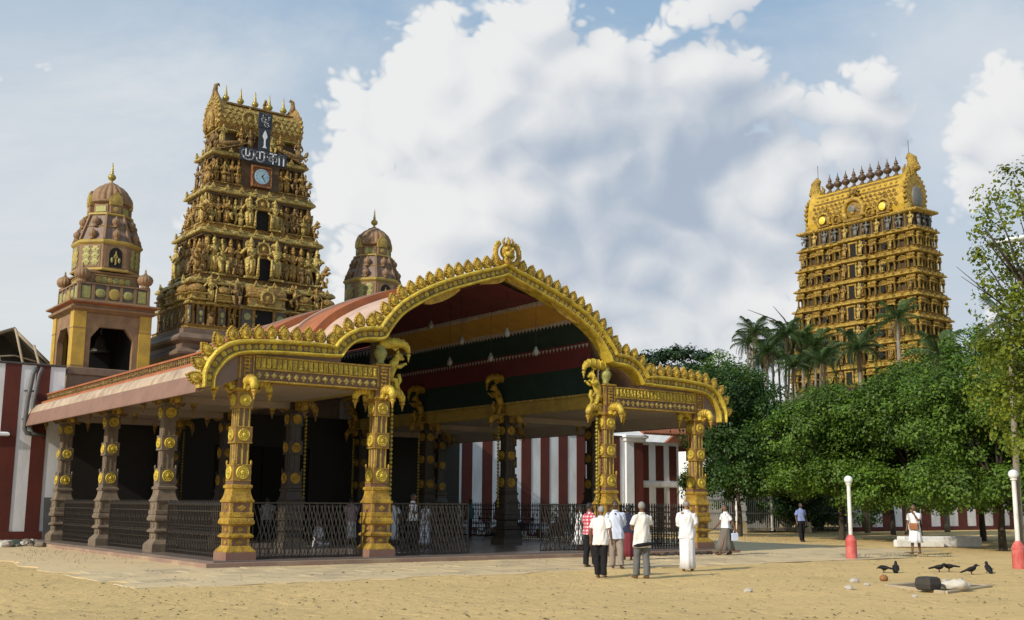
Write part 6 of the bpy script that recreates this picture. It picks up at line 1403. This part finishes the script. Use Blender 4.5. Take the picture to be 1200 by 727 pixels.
K['plaid'] = check('red_plaid', (.42, .05, .09), (.62, .50, .52), 3.4, .35); K['print'] = check('blue_white_print', (.60, .64, .74), (.08, .12, .30), 5.0, .45)
SKIN = [mat('brown_skin', (.15, .075, .042), (.12, .06, .034), 6, .55), mat('dark_skin', (.075, .038, .024), (.06, .03, .02), 6, .5), mat('tan_skin', (.24, .125, .07), (.19, .10, .058), 6, .55)]
HAIR = dict(black=mat('black_hair', (.010, .009, .009), (.02, .018, .016), 30, .5, 0, .6, 60), grey=mat('grey_hair', (.30, .29, .28), (.18, .175, .17), 30, .7, 0, .6, 60))
EYEW = mat('eye_white', (.7, .68, .66)); 
def finger(b, base, d, up, l, r):
    p = Vector(base); d = Vector(d).normalized(); u = Vector(up).normalized(); b.tube([p, p+d*l*.45, p+d*l*.75+u*l*.18, p+d*l*.9+u*l*.42], [r, r*.95, r*.85, r*.6], 6)
def hand(b, w, d, side, curl):
    """palm and five fingers from wrist w along d; side is the thumb's direction"""
    w = Vector(w); d = Vector(d).normalized(); s = Vector(side); s = (s-d*s.dot(d)).normalized(); c_ = d.cross(s)*curl
    b.tube([w-d*.02, w+d*.03, w+d*.085], [.026, .034, .036], 8); 
    for q in (-.022, 0, .022): b.tube([w+s*q, w+d*.085+s*q*1.2], [.016, .017], 6)
    for k, l in enumerate((.066, .074, .069, .054)): finger(b, w+d*.082+s*(.031-.0205*k), d, c_, l, .0098)
    finger(b, w+d*.025+s*.03, d*.7+s*.75, c_, .058, .0115)
ARMS = dict(down=((.245, .03, 1.12), (.265, -.06, .87)), back=((.25, .07, 1.14), (.08, .15, .96)), fold=((.24, -.03, 1.14), (-.02, -.20, 1.10)), swing_f=((.22, -.06, 1.14), (.20, -.24, .96)), swing_b=((.24, .13, 1.15), (.26, .22, .93)), mouth=((.20, -.10, 1.16), (.05, -.20, 1.42)), hip=((.28, .05, 1.15), (.17, -.10, 1.02)), hold=((.21, 0, 1.13), (.16, -.18, 1.05)), lap=((.24, -.06, .30), (.12, -.26, .20)))
def person(label, p, th, h=1.68, skin=0, top=('cream', 'short', .80), low=('trousers', 'black'), arms=('down', 'down'), hair=('black', 'short'), turn=0.0, stride=0.0, sit=False, stoop=0.0, vox=.013, group=None, floor=0.0, feet='bare'):
    s = h/1.70
    rp_ = random.Random(label)
    if not sit and not stride: stride = rp_.choice((-1, 1))*rp_.uniform(.03, .10)
    T = thing('person', label, 'person', (p[0], p[1], floor), th-HEAD, group); T.scale = (s, s, s)
    if not sit: T.rotation_euler[0] = rp_.uniform(-.03, .02); T.rotation_euler[1] = rp_.uniform(-.03, .03)
    b = MB(); dz = -.78 if sit else 0.0; Y = lambda z: -stoop*max(0, z-1.0)*.8                         # forward bend above the waist
    V = lambda x, y, z: (x, y+Y(z), z+dz)
    # trunk, neck, head
    loft(b, [(0, Y(z), z+dz, rx, ry) for z, rx, ry in ((.84, .12, .09), (.92, .165, .115), (1.05, .145, .10), (1.18, .155, .105), (1.30, .165, .112), (1.37, .140, .10), (1.42, .09, .07), (1.46, .056, .056))], 16)
    b.tube([V(0, .005, 1.42), V(0, -.005, 1.54)], [.058, .054], 10)
    ct, st = math.cos(turn), math.sin(turn); hy = Y(1.6); HC = (0, hy-.01, 1.60+dz); hd = lambda x, y, z: (x*ct-(y)*st, x*st+y*ct+hy-.012, z+dz)
    MH = Matrix.Translation((0, hy-.012, dz)) @ Matrix.Rotation(turn, 4, 'Z')
    b.ell((0, 0, 1.605), (.074, .094, .098), 14, 10, 0, MH); b.ell((0, -.028, 1.545), (.056, .062, .055), 12, 8, 0, MH); b.ell((0, -.055, 1.515), (.03, .03, .024), 8, 6, 0, MH)
    b.tube([(0, -.088, 1.615), (0, -.108, 1.585), (0, -.098, 1.572)], [.010, .017, .016], 6, 0, True, MH); b.tube([(-.022, -.086, 1.545), (.022, -.086, 1.545)], [.010, .010], 6, 0, True, MH)
    for q in (-1, 1): b.ell((q*.076, .005, 1.59), (.012, .022, .03), 7, 5, 0, MH); b.tube([(q*.012, -.09, 1.628), (q*.045, -.078, 1.63)], [.010, .009], 5, 0, True, MH)
    # arms and hands
    W_ = {}
    for q, a in zip((-1, 1), arms):
        e, w = ARMS[a]; z_ = 0 if a != 'lap' else -dz
        e = (q*e[0], e[1], e[2]+z_); w = (q*w[0], w[1], w[2]+z_); sh_ = (q*.180, .0, 1.355)
        b.tube([V(q*.10, 0, 1.375), V(*sh_), V(*[(x*.5+y*.5) for x, y in zip(sh_, e)]), V(*e)], [.05, .055, .046, .039], 9)
        b.tube([V(*e), V(*[(x*.5+y*.5) for x, y in zip(e, w)]), V(*w)], [.041, .037, .026], 9)
        dv = Vector(V(*w))-Vector(V(*e)); hand(b, V(*w), dv, (-q*.3, -1, .2) if a in ('down', 'swing_f', 'swing_b', 'lap') else (0, -.2, 1), q*(-.8) if a in ('down', 'swing_f', 'swing_b') else q*.8); W_[q] = (V(*e), V(*w))
    # legs and feet
    LG = {}
    for q in (-1, 1):
        f = q*stride
        if sit: H_, Kn, An, To = (q*.09, 0, .12), (q*.34, -.20, .10), (-q*.06, -.30, .07), (-q*.17, -.27, .05)
        else: H_, Kn, An, To = (q*.088, 0, .90), (q*.092, -f*.45-.012, .48), (q*.095, -f, .085+abs(f)*.12*(q*stride < 0)), (q*.105, -f-.15, .035+.0*f)
        b.tube([H_, tuple((x+y)/2 for x, y in zip(H_, Kn)), Kn], [.085, .075, .057], 10); b.tube([Kn, tuple(x*.62+y*.38 for x, y in zip(Kn, An)), An], [.056, .056, .036], 10)
        b.tube([(An[0], An[1]+.045, An[2]-.045), (An[0], An[1]-.05, An[2]-.045), To], [.036, .042, .03], 8)
        for k in range(5): x0 = To[0]+q*(-.026+.0145*k); b.tube([(x0, To[1]+.02, To[2]-.005), (x0, To[1]-.035+.005*k, To[2]-.012)], [.014, .010], 5)
        LG[q] = (H_, Kn, An)
    remeshed('body', b, SKIN[skin], T, vox)
    # upper garment
    mt, sl, hem = top; g = MB()
    if not sit: loft(g, [(0, Y(hem), hem, .215, .168), (0, Y(.92), .92+.0, .205, .160)] + [(0, Y(z), z, rx, ry) for z, rx, ry in ((1.05, .184, .142), (1.18, .180, .136), (1.28, .184, .134), (1.345, .168, .118), (1.40, .120, .092), (1.44, .080, .074), (1.46, .07, .068))], 18, 0, 5, .07, label.__len__())
    else: loft(g, [(0, Y(z), z+dz, rx, ry) for z, rx, ry in ((.84, .20, .16), (.95, .20, .155), (1.05, .178, .130), (1.18, .182, .132), (1.30, .195, .136), (1.37, .185, .122), (1.425, .125, .09), (1.455, .078, .072))], 18)
    for q in (-1, 1):
        e, w = W_[q]; sh_ = V(q*.180, 0, 1.345); g.tube([V(q*.085, 0, 1.375), sh_, tuple(x*.5+y*.5 for x, y in zip(sh_, e)), e if sl == 'long' else tuple(x*.22+y*.78 for x, y in zip(sh_, e))], [.058, .072, .070, .068 if sl == 'short' else .056], 10)
        if sl == 'long': g.tube([e, tuple(x*.5+y*.5 for x, y in zip(e, w)), tuple(x*.1+y*.9 for x, y in zip(e, w))], [.058, .052, .042], 9)
    S_ = remeshed('shirt', g, K[mt], T, vox)
    g = MB(); loft(g, [(0, Y(1.44)-.002, 1.435+dz, .082, .078), (0, Y(1.47)-.004, 1.475+dz, .070, .068)], 14); obj('collar', g, K[mt], T)
    # lower garment
    kind, km = low[0], K[low[1]]; g = MB()
    if sit:
        for q in (-1, 1):
            H_, Kn, An = LG[q]; g.tube([H_, Kn], [.115, .09], 10); g.tube([Kn, An], [.09, .075], 10)
        loft(g, [(0, 0, .01, .22, .17), (0, 0, .12, .20, .16), (0, 0, .25, .17, .13)], 16); g.ell((0, -.2, .08), (.26, .14, .08), 12, 6); remeshed('lower_garment', g, km, T, vox)
    elif kind == 'trousers':
        loft(g, [(0, 0, .80, .165, .125), (0, 0, .9, .175, .128), (0, 0, .99, .155, .112)], 16)
        for q in (-1, 1):
            H_, Kn, An = LG[q]; g.tube([(H_[0], H_[1], .92), (H_[0]*1.02, H_[1]*.5+Kn[1]*.5, .69), Kn, (Kn[0]*.5+An[0]*.5, Kn[1]*.5+An[1]*.5+.01, .28), (An[0], An[1], .075)], [.105, .10, .085, .080, .078], 12)
        remeshed('trousers', g, km, T, vox)
    else:
        ln, fl = low[2], low[3]; k_ = abs(stride)*.95
        loft(g, [(0, 0, ln, .15+fl+k_*.3, .13+fl+k_), (0, 0, ln+(.9-ln)*.3, .165+fl*.7, .135+fl*.6+k_*.7), (0, 0, ln+(.9-ln)*.65, .18+fl*.3, .145+fl*.25+k_*.3), (0, 0, .92, .186, .142), (0, 0, 1.03, .168, .122)], 40, 0, 9, .09 if kind == 'skirt' else .06, 1.0+h)
        obj('dhoti' if kind == 'dhoti' else 'skirt', g, km, T)
    # hair
    hc, hs = hair; g = MB()
    g.ell((0, .014, 1.622), (.081, .095, .092), 14, 9, 0, MH); g.v = [p_ if not (MH.inverted() @ Vector(p_)).y < -.045 else tuple(MH @ Vector((((MH.inverted() @ Vector(p_)).x)*.9, -.045, max(1.645, (MH.inverted() @ Vector(p_)).z)))) for p_ in g.v]
    if hs == 'bald': g.v = [tuple(MH @ Vector((q_.x, q_.y, min(q_.z, 1.665)))) for q_ in [MH.inverted() @ Vector(p_) for p_ in g.v]]
    if hs == 'bun': g.ell((0, .12, 1.60), (.05, .045, .05), 10, 7, 0, MH); g.ell((0, .06, 1.56), (.06, .05, .06), 9, 6, 0, MH)
    if hs == 'long': g.tube([(0, .08, 1.62), (0, .11, 1.45), (0, .12, 1.25), (0, .12, 1.05)], [.06, .055, .05, .025], 9, 0, True, MH)
    obj('hair', g, HAIR[hc], T)
    for q in (-1, 1): link('eye', MB().ell((q*.030, -.083, 1.610), (.013, .008, .009), 8, 5, 0, MH).ell((q*.030, -.090, 1.610), (.006, .004, .006), 6, 4, 1, MH).data('eye', [EYEW, M['black']]), T)
    return T, W_
def gp(u, v, z=0.0):
    p = gpt(u, v, z); return p
def stand(u, v, **k):
    p = gp(u, v); z = gz(p.x, p.y); return dict(p=(p.x, p.y), floor=z, **k)
person('woman in a white dress standing beside the plaid-shirted man', th=1.75, h=1.58, top=('white', 'short', .86), low=('skirt', 'white', .34, .10), hair=('black', 'bun'), arms=('down', 'hold'), **stand(679, 650))
person('man in a red plaid shirt and black trousers partly hidden by his companion', th=2.3, h=1.66, top=('plaid', 'short', .86), low=('trousers', 'black'), hair=('black', 'short'), arms=('down', 'fold'), **stand(692, 665))
person('stooping man in a cream shirt and black trousers seen from behind', th=PI-.35, h=1.60, top=('cream', 'short', .78), low=('trousers', 'black'), hair=('grey', 'short'), arms=('down', 'down'), turn=.5, stoop=.12, skin=0, **stand(704, 677))
person('man in a pale blue long-sleeved shirt and taupe trousers facing the others', th=.1, h=1.71, top=('blue', 'long', .74), low=('trousers', 'beige'), hair=('black', 'short'), arms=('back', 'back'), skin=1, turn=-.15, **stand(723, 667))
person('person in dark clothes hidden behind the pale blue shirt', th=PI, h=1.60, top=('navy', 'short', .86), low=('skirt', 'maroon', .12, .02), hair=('black', 'bun'), skin=1, **stand(736, 657))
TG, WG = person('grey-haired man in a long cream shirt and grey trousers holding a folded umbrella', th=PI+.35, h=1.70, top=('cream', 'short', .70), low=('trousers', 'grey'), hair=('grey', 'short'), arms=('fold', 'fold'), turn=-.6, **stand(752, 678))
um = MB(); um.tube([(-.34, .17, .80), (-.26, .19, .79), (-.05, .20, .77), (.20, .20, .74), (.30, .20, .73)], [.008, .03, .042, .04, .012], 9); um.tube([(-.34, .17, .80), (-.42, .15, .81), (-.45, .13, .78), (-.43, .12, .74)], [.010, .011, .011, .010], 6)
o = obj('umbrella', um, K['black'], None, tuple(TG.location), (0, 0, TG.rotation_euler.z)); tag(o, 'black folded umbrella held behind the grey-haired man', 'umbrella')
person('tall man in a white shirt and ankle-length white dhoti seen from behind', th=PI-.25, h=1.76, top=('white', 'long', .78), low=('dhoti', 'white', .07, .02), hair=('grey', 'bald'), arms=('fold', 'hold'), turn=.3, skin=2, **stand(806, 669))
TW, WW = person('woman walking in a white blouse and grey skirt with a bag', th=-1.25, h=1.63, top=('white', 'short', .92), low=('skirt', 'greyskirt', .16, -.02), hair=('black', 'bun'), arms=('swing_f', 'swing_b'), stride=.26, **stand(850, 651))
bgm = MB().bevbox(-.03, .03, -.11, .11, -.36, -.10, .015).tube([(0, -.06, -.11), (0, -.03, -.01), (0, .03, -.01), (0, .06, -.11)], .008, 5)
def held(name, mb, m, T_, local, label, cat):
    s = T_.scale.x; c_, s_ = math.cos(T_.rotation_euler.z), math.sin(T_.rotation_euler.z); x, y, z = [q*s for q in local]
    return tag(obj(name, mb, m, None, (T_.location.x+x*c_-y*s_, T_.location.y+x*s_+y*c_, T_.location.z+z), (0, 0, T_.rotation_euler.z)), label, cat)
held('carrier_bag', bgm, K['blue'], TW, (.26, .24, .86), 'pale blue carrier bag in the walking woman\'s hand', 'bag')
person('man in a blue uniform shirt and black trousers by the white gate post', th=.35, h=1.74, top=('police', 'short', .92), low=('trousers', 'black'), hair=('black', 'short'), skin=1, **stand(940, 635))
TB, WB_ = person('woman in a white dress with a hand at her mouth by the white beam', th=-.75, h=1.68, top=('white', 'short', .84), low=('skirt', 'white', .40, .06), hair=('black', 'bun'), arms=('down', 'mouth'), **stand(1074, 650))
sb = MB().bevbox(-.15, .15, -.05, .05, -.10, .12, .02).bevbox(-.15, .15, -.062, -.05, .0, .11, .004); sb.tube([(-.13, 0, .12), (-.2, .02, .3), (-.24, .08, .46)], .009, 5); sb.tube([(.13, 0, .12), (.05, -.03, .35), (-.02, -.01, .50)], .009, 5)
held('shoulder_bag', sb, mat('brown_leather', (.28, .11, .04), (.22, .085, .03), 6, .5), TB, (.05, -.20, .95), 'brown shoulder bag worn by the woman at the white beam', 'bag')
# people inside the porch (on its floor)
def inside(u, v): p = gp(u, v, PLAT); return dict(p=(p.x, p.y), floor=PLAT, vox=.016)
person('man in white sitting cross-legged behind the lattice gate', th=1.2, h=1.66, top=('white', 'short', .8), low=('t', 'white'), arms=('lap', 'lap'), sit=True, **inside(372, 641))
person('person in a dusty pink shirt and white wrap standing behind the lattice gate', th=PI, h=1.66, top=('pink', 'short', .8), low=('skirt', 'white', .2, .02), arms=('fold', 'fold'), **inside(411, 637))
person('man in a grey shirt standing deep inside behind the lattice gate', th=PI, h=1.66, top=('greyshirt', 'short', .82), low=('trousers', 'black'), **inside(312, 634))
person('man in a white shirt and dark trousers at the half-drawn gate', th=1.6, h=1.78, top=('white', 'short', .88), low=('trousers', 'black'), arms=('fold', 'down'), **inside(484, 645))
person('woman in a blue and white print dress beside the man at the half-drawn gate', th=2.2, h=1.56, top=('print', 'short', .86), low=('skirt', 'print', .12, .03), hair=('black', 'bun'), **inside(497, 642))
person('person in white standing just behind the beaded gold pillar', th=PI, h=1.6, top=('white', 'short', .8), low=('skirt', 'white', .2, .02), **inside(461, 639))
person('man in a teal shirt standing by the far side of the entrance', th=-1.8, h=1.66, top=('teal', 'short', .84), low=('trousers', 'navy'), arms=('fold', 'down'), **inside(550, 631))
person('man in a pale shirt looking out through the side railing', th=-.3, h=1.64, top=('blue', 'short', .84), low=('trousers', 'navy'), **inside(152, 631))
SITK = [('white', 'white'), ('cream', 'navy'), ('navy', 'white'), ('print', 'maroon'), ('white', 'navy'), ('maroon', 'maroon'), ('teal', 'white'), ('white', 'white')]
for k, (u, v) in enumerate(((562, 627), (573, 629), (612, 628), (624, 629), (637, 630), (652, 629), (666, 628), (545, 626))):
    person('worshipper sitting on the porch floor by the inner pillars in ' + ('white', 'cream and navy', 'navy and white', 'blue print', 'white over navy', 'maroon', 'teal and white', 'all white')[k], th=(.6, 1.9, -.7, 2.5, .3, PI, -1.4, 1.0)[k], h=1.6+.03*(k % 3), top=(SITK[k][0], 'short', .8), low=('t', SITK[k][1]), arms=('lap', 'lap'), sit=True, hair=('black', 'bun' if k in (3, 5) else 'short'), group='worshippers sitting on the porch floor', **inside(u, v))

# ------------------------------------------------------------------ crows
M['crow'] = mat('crow_feather', (.006, .006, .008), (.016, .015, .015), 12, .65, 0, .4, 30, spec=.25)
def crow(pos, rz, pitch, label, peck=0.0):
    T = thing('crow', label, 'crow', tuple(pos), rz, 'crows on the sand')
    b = MB(); P = lambda x, z: (x*math.cos(pitch)-(z-.13)*math.sin(pitch), 0, .13+x*math.sin(pitch)+(z-.13)*math.cos(pitch))
    b.tube([P(-.12, .14), P(-.06, .135), P(.0, .13), P(.06, .145), P(.10, .165)], [.03, .055, .065, .055, .035], 10)
    hx, hz = P(.13, .195-peck)[0], P(.13, .195-peck)[2]
    b.tube([P(.07, .155), (hx-.01, 0, hz)], [.045, .034], 8); b.ell((hx, 0, hz), (.04, .032, .034), 10, 7)
    b.tube([(hx+.025, 0, hz), (hx+.065, 0, hz-.008-peck*.3), (hx+.09, 0, hz-.018-peck*.5)], [.017, .011, .003], 6)
    q = P(-.11, .14); e = P(-.27, .115); b.tube([q, e], [.03, .022], 7)
    for s in (-1, 1):
        b.tube([P(.05, .15)[:1]+(s*.05,)+P(.05, .15)[2:], P(-.06, .14)[:1]+(s*.062,)+P(-.06, .14)[2:], P(-.19, .125)[:1]+(s*.03,)+P(-.19, .125)[2:]], [.03, .032, .010], 7)
        b.tube([(.0, s*.03, .10), (-.012, s*.032, .055), (.006, s*.034, .008)], [.022, .010, .008], 6)
        for k in (-.03, 0, .03): b.tube([(.004, s*.034, .009), (.04, s*.034+k, .006)], [.007, .005], 5)
        b.tube([(.004, s*.034, .009), (-.025, s*.034, .006)], [.007, .005], 5)
    remeshed('body', b, M['crow'], T, .007)
    link('beak', MB().tube([(hx+.03, 0, hz), (hx+.07, 0, hz-.008-peck*.3), (hx+.095, 0, hz-.02-peck*.5)], [.016, .011, .003], 7).data('beak', M['black']), T)
    fan = MB()
    for k in range(5):
        a = (k-2)*.10; fan.add([tuple(P(-.10, .138)), (P(-.10, .138)[0], .008, P(-.10, .138)[2]), (P(-.30, .108)[0], math.sin(a)*.2+.016, P(-.30, .108)[2]+.002*k), (P(-.30, .108)[0], math.sin(a)*.2-.016, P(-.30, .108)[2]+.002*k)], [(0, 1, 2, 3)])
    obj('tail', fan, M['crow'], T)
for u, v, r, pt, pk, lb in ((1036, 671, 2.2, .0, .06, 'crow stooping to peck beside the upright crow'), (1050, 671, 1.2, .75, 0, 'upright crow near the coconut husk'), (1101, 670, -.5, .1, .0, 'crow facing its neighbour with its beak to the right'), (1112, 670, 2.6, -.05, .02, 'crow facing its neighbour with its beak to the left'), (1139, 673, -.2, .25, 0, 'crow standing alone with its head up'), (1158, 672, 1.7, .7, 0, 'upright crow nearest the red-footed lamp post')):
    p = gp(u, v); crow((p.x, p.y, gz(p.x, p.y)), r-HEAD, pt, lb, pk)
# ------------------------------------------------------------------ footwear left at the edge of the porch
sd_m = [mat('dark_sandal_%d' % k, c_, None, 5, .7) for k, c_ in enumerate(((.02, .018, .017), (.05, .03, .02), (.03, .03, .035)))]
SAN = []
for m_ in sd_m:
    b = MB(); b.poly([(-.13, -.035), (-.10, -.045), (.05, -.05), (.12, -.04), (.14, 0), (.12, .04), (.05, .05), (-.10, .045), (-.13, .035)], 0, .025, 0, 'z'); b.tube([(.0, -.048, .02), (.03, -.02, .065), (.07, 0, .03), (.03, .02, .065), (.0, .048, .02)], .012, 5); SAN.append(b.data('sandal', m_))
rk = random.Random(6)
for k in range(34):
    tag(link('sandal', SAN[k % 3], None, (5.0+3.2*rk.random(), -1.02-.5*rk.random(), .022), (rk.uniform(-.1, .1), rk.uniform(-.1, .1), rk.uniform(0, 6.3)), rk.uniform(.9, 1.1)), 'dark sandal among those shed by the kerb of the front side bay', 'sandal', 'sandals shed by the porch kerb')
# ------------------------------------------------------------------ concrete pit rim, block, sack, litter
A_, B_, C2, D_ = gp(1040, 687.5), gp(1090, 683.5), gp(1160, 688), gp(1108, 695.5)
rim = MB(); rim_m = mat('old_concrete', (.42, .345, .225), (.32, .26, .17), 4, .9, 0, .5, 14)
Rm = thing('pit_rim', 'low square concrete pit rim filled with litter in the sand', 'pit', ((A_+C2)/2).to_tuple())
c0 = (A_+C2)/2
for a, e in ((A_, B_), (B_, C2), (C2, D_), (D_, A_)):
    d = (e-a); L_ = d.length; obj('rim_side', MB().bevbox(-.02, L_+.02, -.05, .05, -.05, .045, .015), rim_m, Rm, tuple(a-c0), (0, 0, math.atan2(d.y, d.x)))
obj('pit_floor', MB().poly([tuple((q-c0)[:2]) for q in (A_, B_, C2, D_)], -.02, .028, 0, 'z'), mat('pit_dirt', (.20, .135, .065), (.09, .062, .034), 6, .95, 0, .8, 14), Rm)
p = gp(1088, 693.5); blk = MB().rect([(-.03, 0), (.0, .03), (.015, .12), (.0, .22), (-.04, .255)], .17, .16); tag(obj('dark_block', blk, mat('tarred_block', (.02, .018, .016), (.04, .035, .03), 5, .7, 0, .6, 18), None, (p.x, p.y, .03)), 'dark round-edged block standing in the pit rim', 'block')
sk = MB(); sk.ell((0, 0, .085), (.27, .17, .10), 22, 12); sk.v = [tuple(Vector(q)*(1+.3*noise.noise(Vector(q)*9)+.14*noise.noise(Vector(q)*22))+Vector((0, 0, .02*noise.noise(Vector(q)*15)))) for q in sk.v]
p = gp(1121, 693); tag(obj('sack', sk, cloth('white_sack', (.55, .52, .45)), None, (p.x, p.y, .03), (0, 0, -HEAD)), 'crumpled whitish sack lying beside the dark block', 'sack')
p = gp(1036, 680.5); hk = MB().ell((0, 0, .07), (.10, .09, .08), 12, 8); hk.v = [tuple(Vector(q)*(1+.1*noise.noise(Vector(q)*20))) for q in hk.v]; tag(obj('coconut_husk', hk, mat('coconut', (.30, .14, .05), (.2, .09, .03), 14, .9, 0, .6, 30), None, (p.x, p.y, gz(p.x, p.y))), 'orange-brown coconut husk lying behind the pit rim', 'coconut')
PALE = [stone_mesh(40+k, M['rubble_pale']) for k in range(3)]
for k, (u, v, s, lb) in enumerate(((1001, 683, .13, 'pale broken stone left of the pit, upper one'), (995, 691, .12, 'pale flat stone left of the pit, lower one'), (1072, 699, .06, 'tiny white chip before the pit rim'), (1108, 683, .10, 'pale stone behind the crumpled sack'), (1003, 652.5, .16, 'pale stone at the foot of the red-footed lamp post'), (1016, 687, .07, 'small pale chip between stones and pit'), (877, 694, .10, 'pale scrap of stone on the open sand'))):
    p = gp(u, v); tag(link('stone', PALE[k % 3], None, (p.x, p.y, gz(p.x, p.y)+s*.25), (0, 0, k), s), lb, 'stone')
# litter: leaves, twigs and grit strewn over the sand, far too many to count
lit = MB(); rl = random.Random(77); cols = [mat('litter_brown', (.12, .075, .03), None, 5, .9), mat('litter_dark', (.05, .04, .025), None, 5, .9), mat('litter_pale', (.55, .50, .42), None, 5, .9), mat('litter_green', (.10, .12, .04), None, 5, .9)]
for k in range(2600):
    u = rl.uniform(-30, 1230); v = 628+100*rl.random()**1.2; p = gpt(u, v)
    if p.y > -1.1 and -9.8 < p.x < 9.8: continue
    if p.y > 16.5: continue
    z = gz(p.x, p.y)+.012; s = rl.uniform(.012, .045)*(1+.3*(rl.random() < .1)); a = rl.uniform(0, 6.3); ca, sa = math.cos(a)*s, math.sin(a)*s; t = rl.uniform(0, .02)
    lit.add([(p.x-ca, p.y-sa, z), (p.x+sa*.5, p.y-ca*.5, z+t), (p.x+ca, p.y+sa, z+.004), (p.x-sa*.5, p.y+ca*.5, z+t*.5)], [(0, 1, 2, 3)], rl.choice((0, 0, 1, 1, 1, 2, 3)))
tag(obj('litter', lit, cols), 'dry leaves and grit strewn over the sand', 'litter', kind='stuff')
tuft = MB()
for k in range(900):
    q = rl.random()
    if q < .45: u, v = rl.uniform(985, 1115), rl.gauss(651.5, 1.0)
    elif q < .8: u, v = rl.uniform(820, 1060), rl.gauss(632, 2.5)
    else: u, v = rl.uniform(20, 200), rl.gauss(648, 5)
    p = gpt(u, v); z = gz(p.x, p.y); a = rl.uniform(0, 6.3); h = rl.uniform(.03, .10)
    tuft.add([(p.x-.008, p.y, z-.01), (p.x+.008, p.y, z-.01), (p.x+math.cos(a)*h*.7, p.y+math.sin(a)*h*.7, z+h)], [(0, 1, 2)])
tag(obj('grass', tuft, leaf_material('dry_grass', (.12, .12, .03), (.22, .19, .06))), 'sparse dry grass tufts at the pavement edge', 'grass', kind='stuff')

# ------------------------------------------------------------------ settle the remeshed bodies into plain meshes
bpy.context.view_layer.update()
dg = bpy.context.evaluated_depsgraph_get()
for o in REMESH:
    me = bpy.data.meshes.new_from_object(o.evaluated_get(dg)); me.name = o.name
    o.modifiers.clear(); mt_ = o.data.materials[0]; o.data = me
    if not me.materials: me.materials.append(mt_)
    me.polygons.foreach_set('use_smooth', [True]*len(me.polygons))
    if o.name.split('.')[0] in ('shirt', 'trousers', 'lower_garment'):          # folds pressed into the cloth
        sd_ = REMESH.index(o)*1.7; n_v = len(me.vertices); co = np.empty(n_v*3, np.float32); nr = np.empty(n_v*3, np.float32)
        me.vertices.foreach_get('co', co); me.vertices.foreach_get('normal', nr); co = co.reshape(-1, 3); nr = nr.reshape(-1, 3); x, y, z = co.T
        d_ = .006*np.sin(26*x+9*z+sd_+1.6*np.sin(13*y+7*z)) + .005*np.sin(31*y-14*z+2.1*sd_+1.3*np.sin(17*x+sd_)) + .0035*np.sin(48*x+37*y+23*z+sd_)
        me.vertices.foreach_set('co', (co+nr*(d_*(.6 if 'trous' in o.name else 1))[:, None]).ravel())
        me.update()
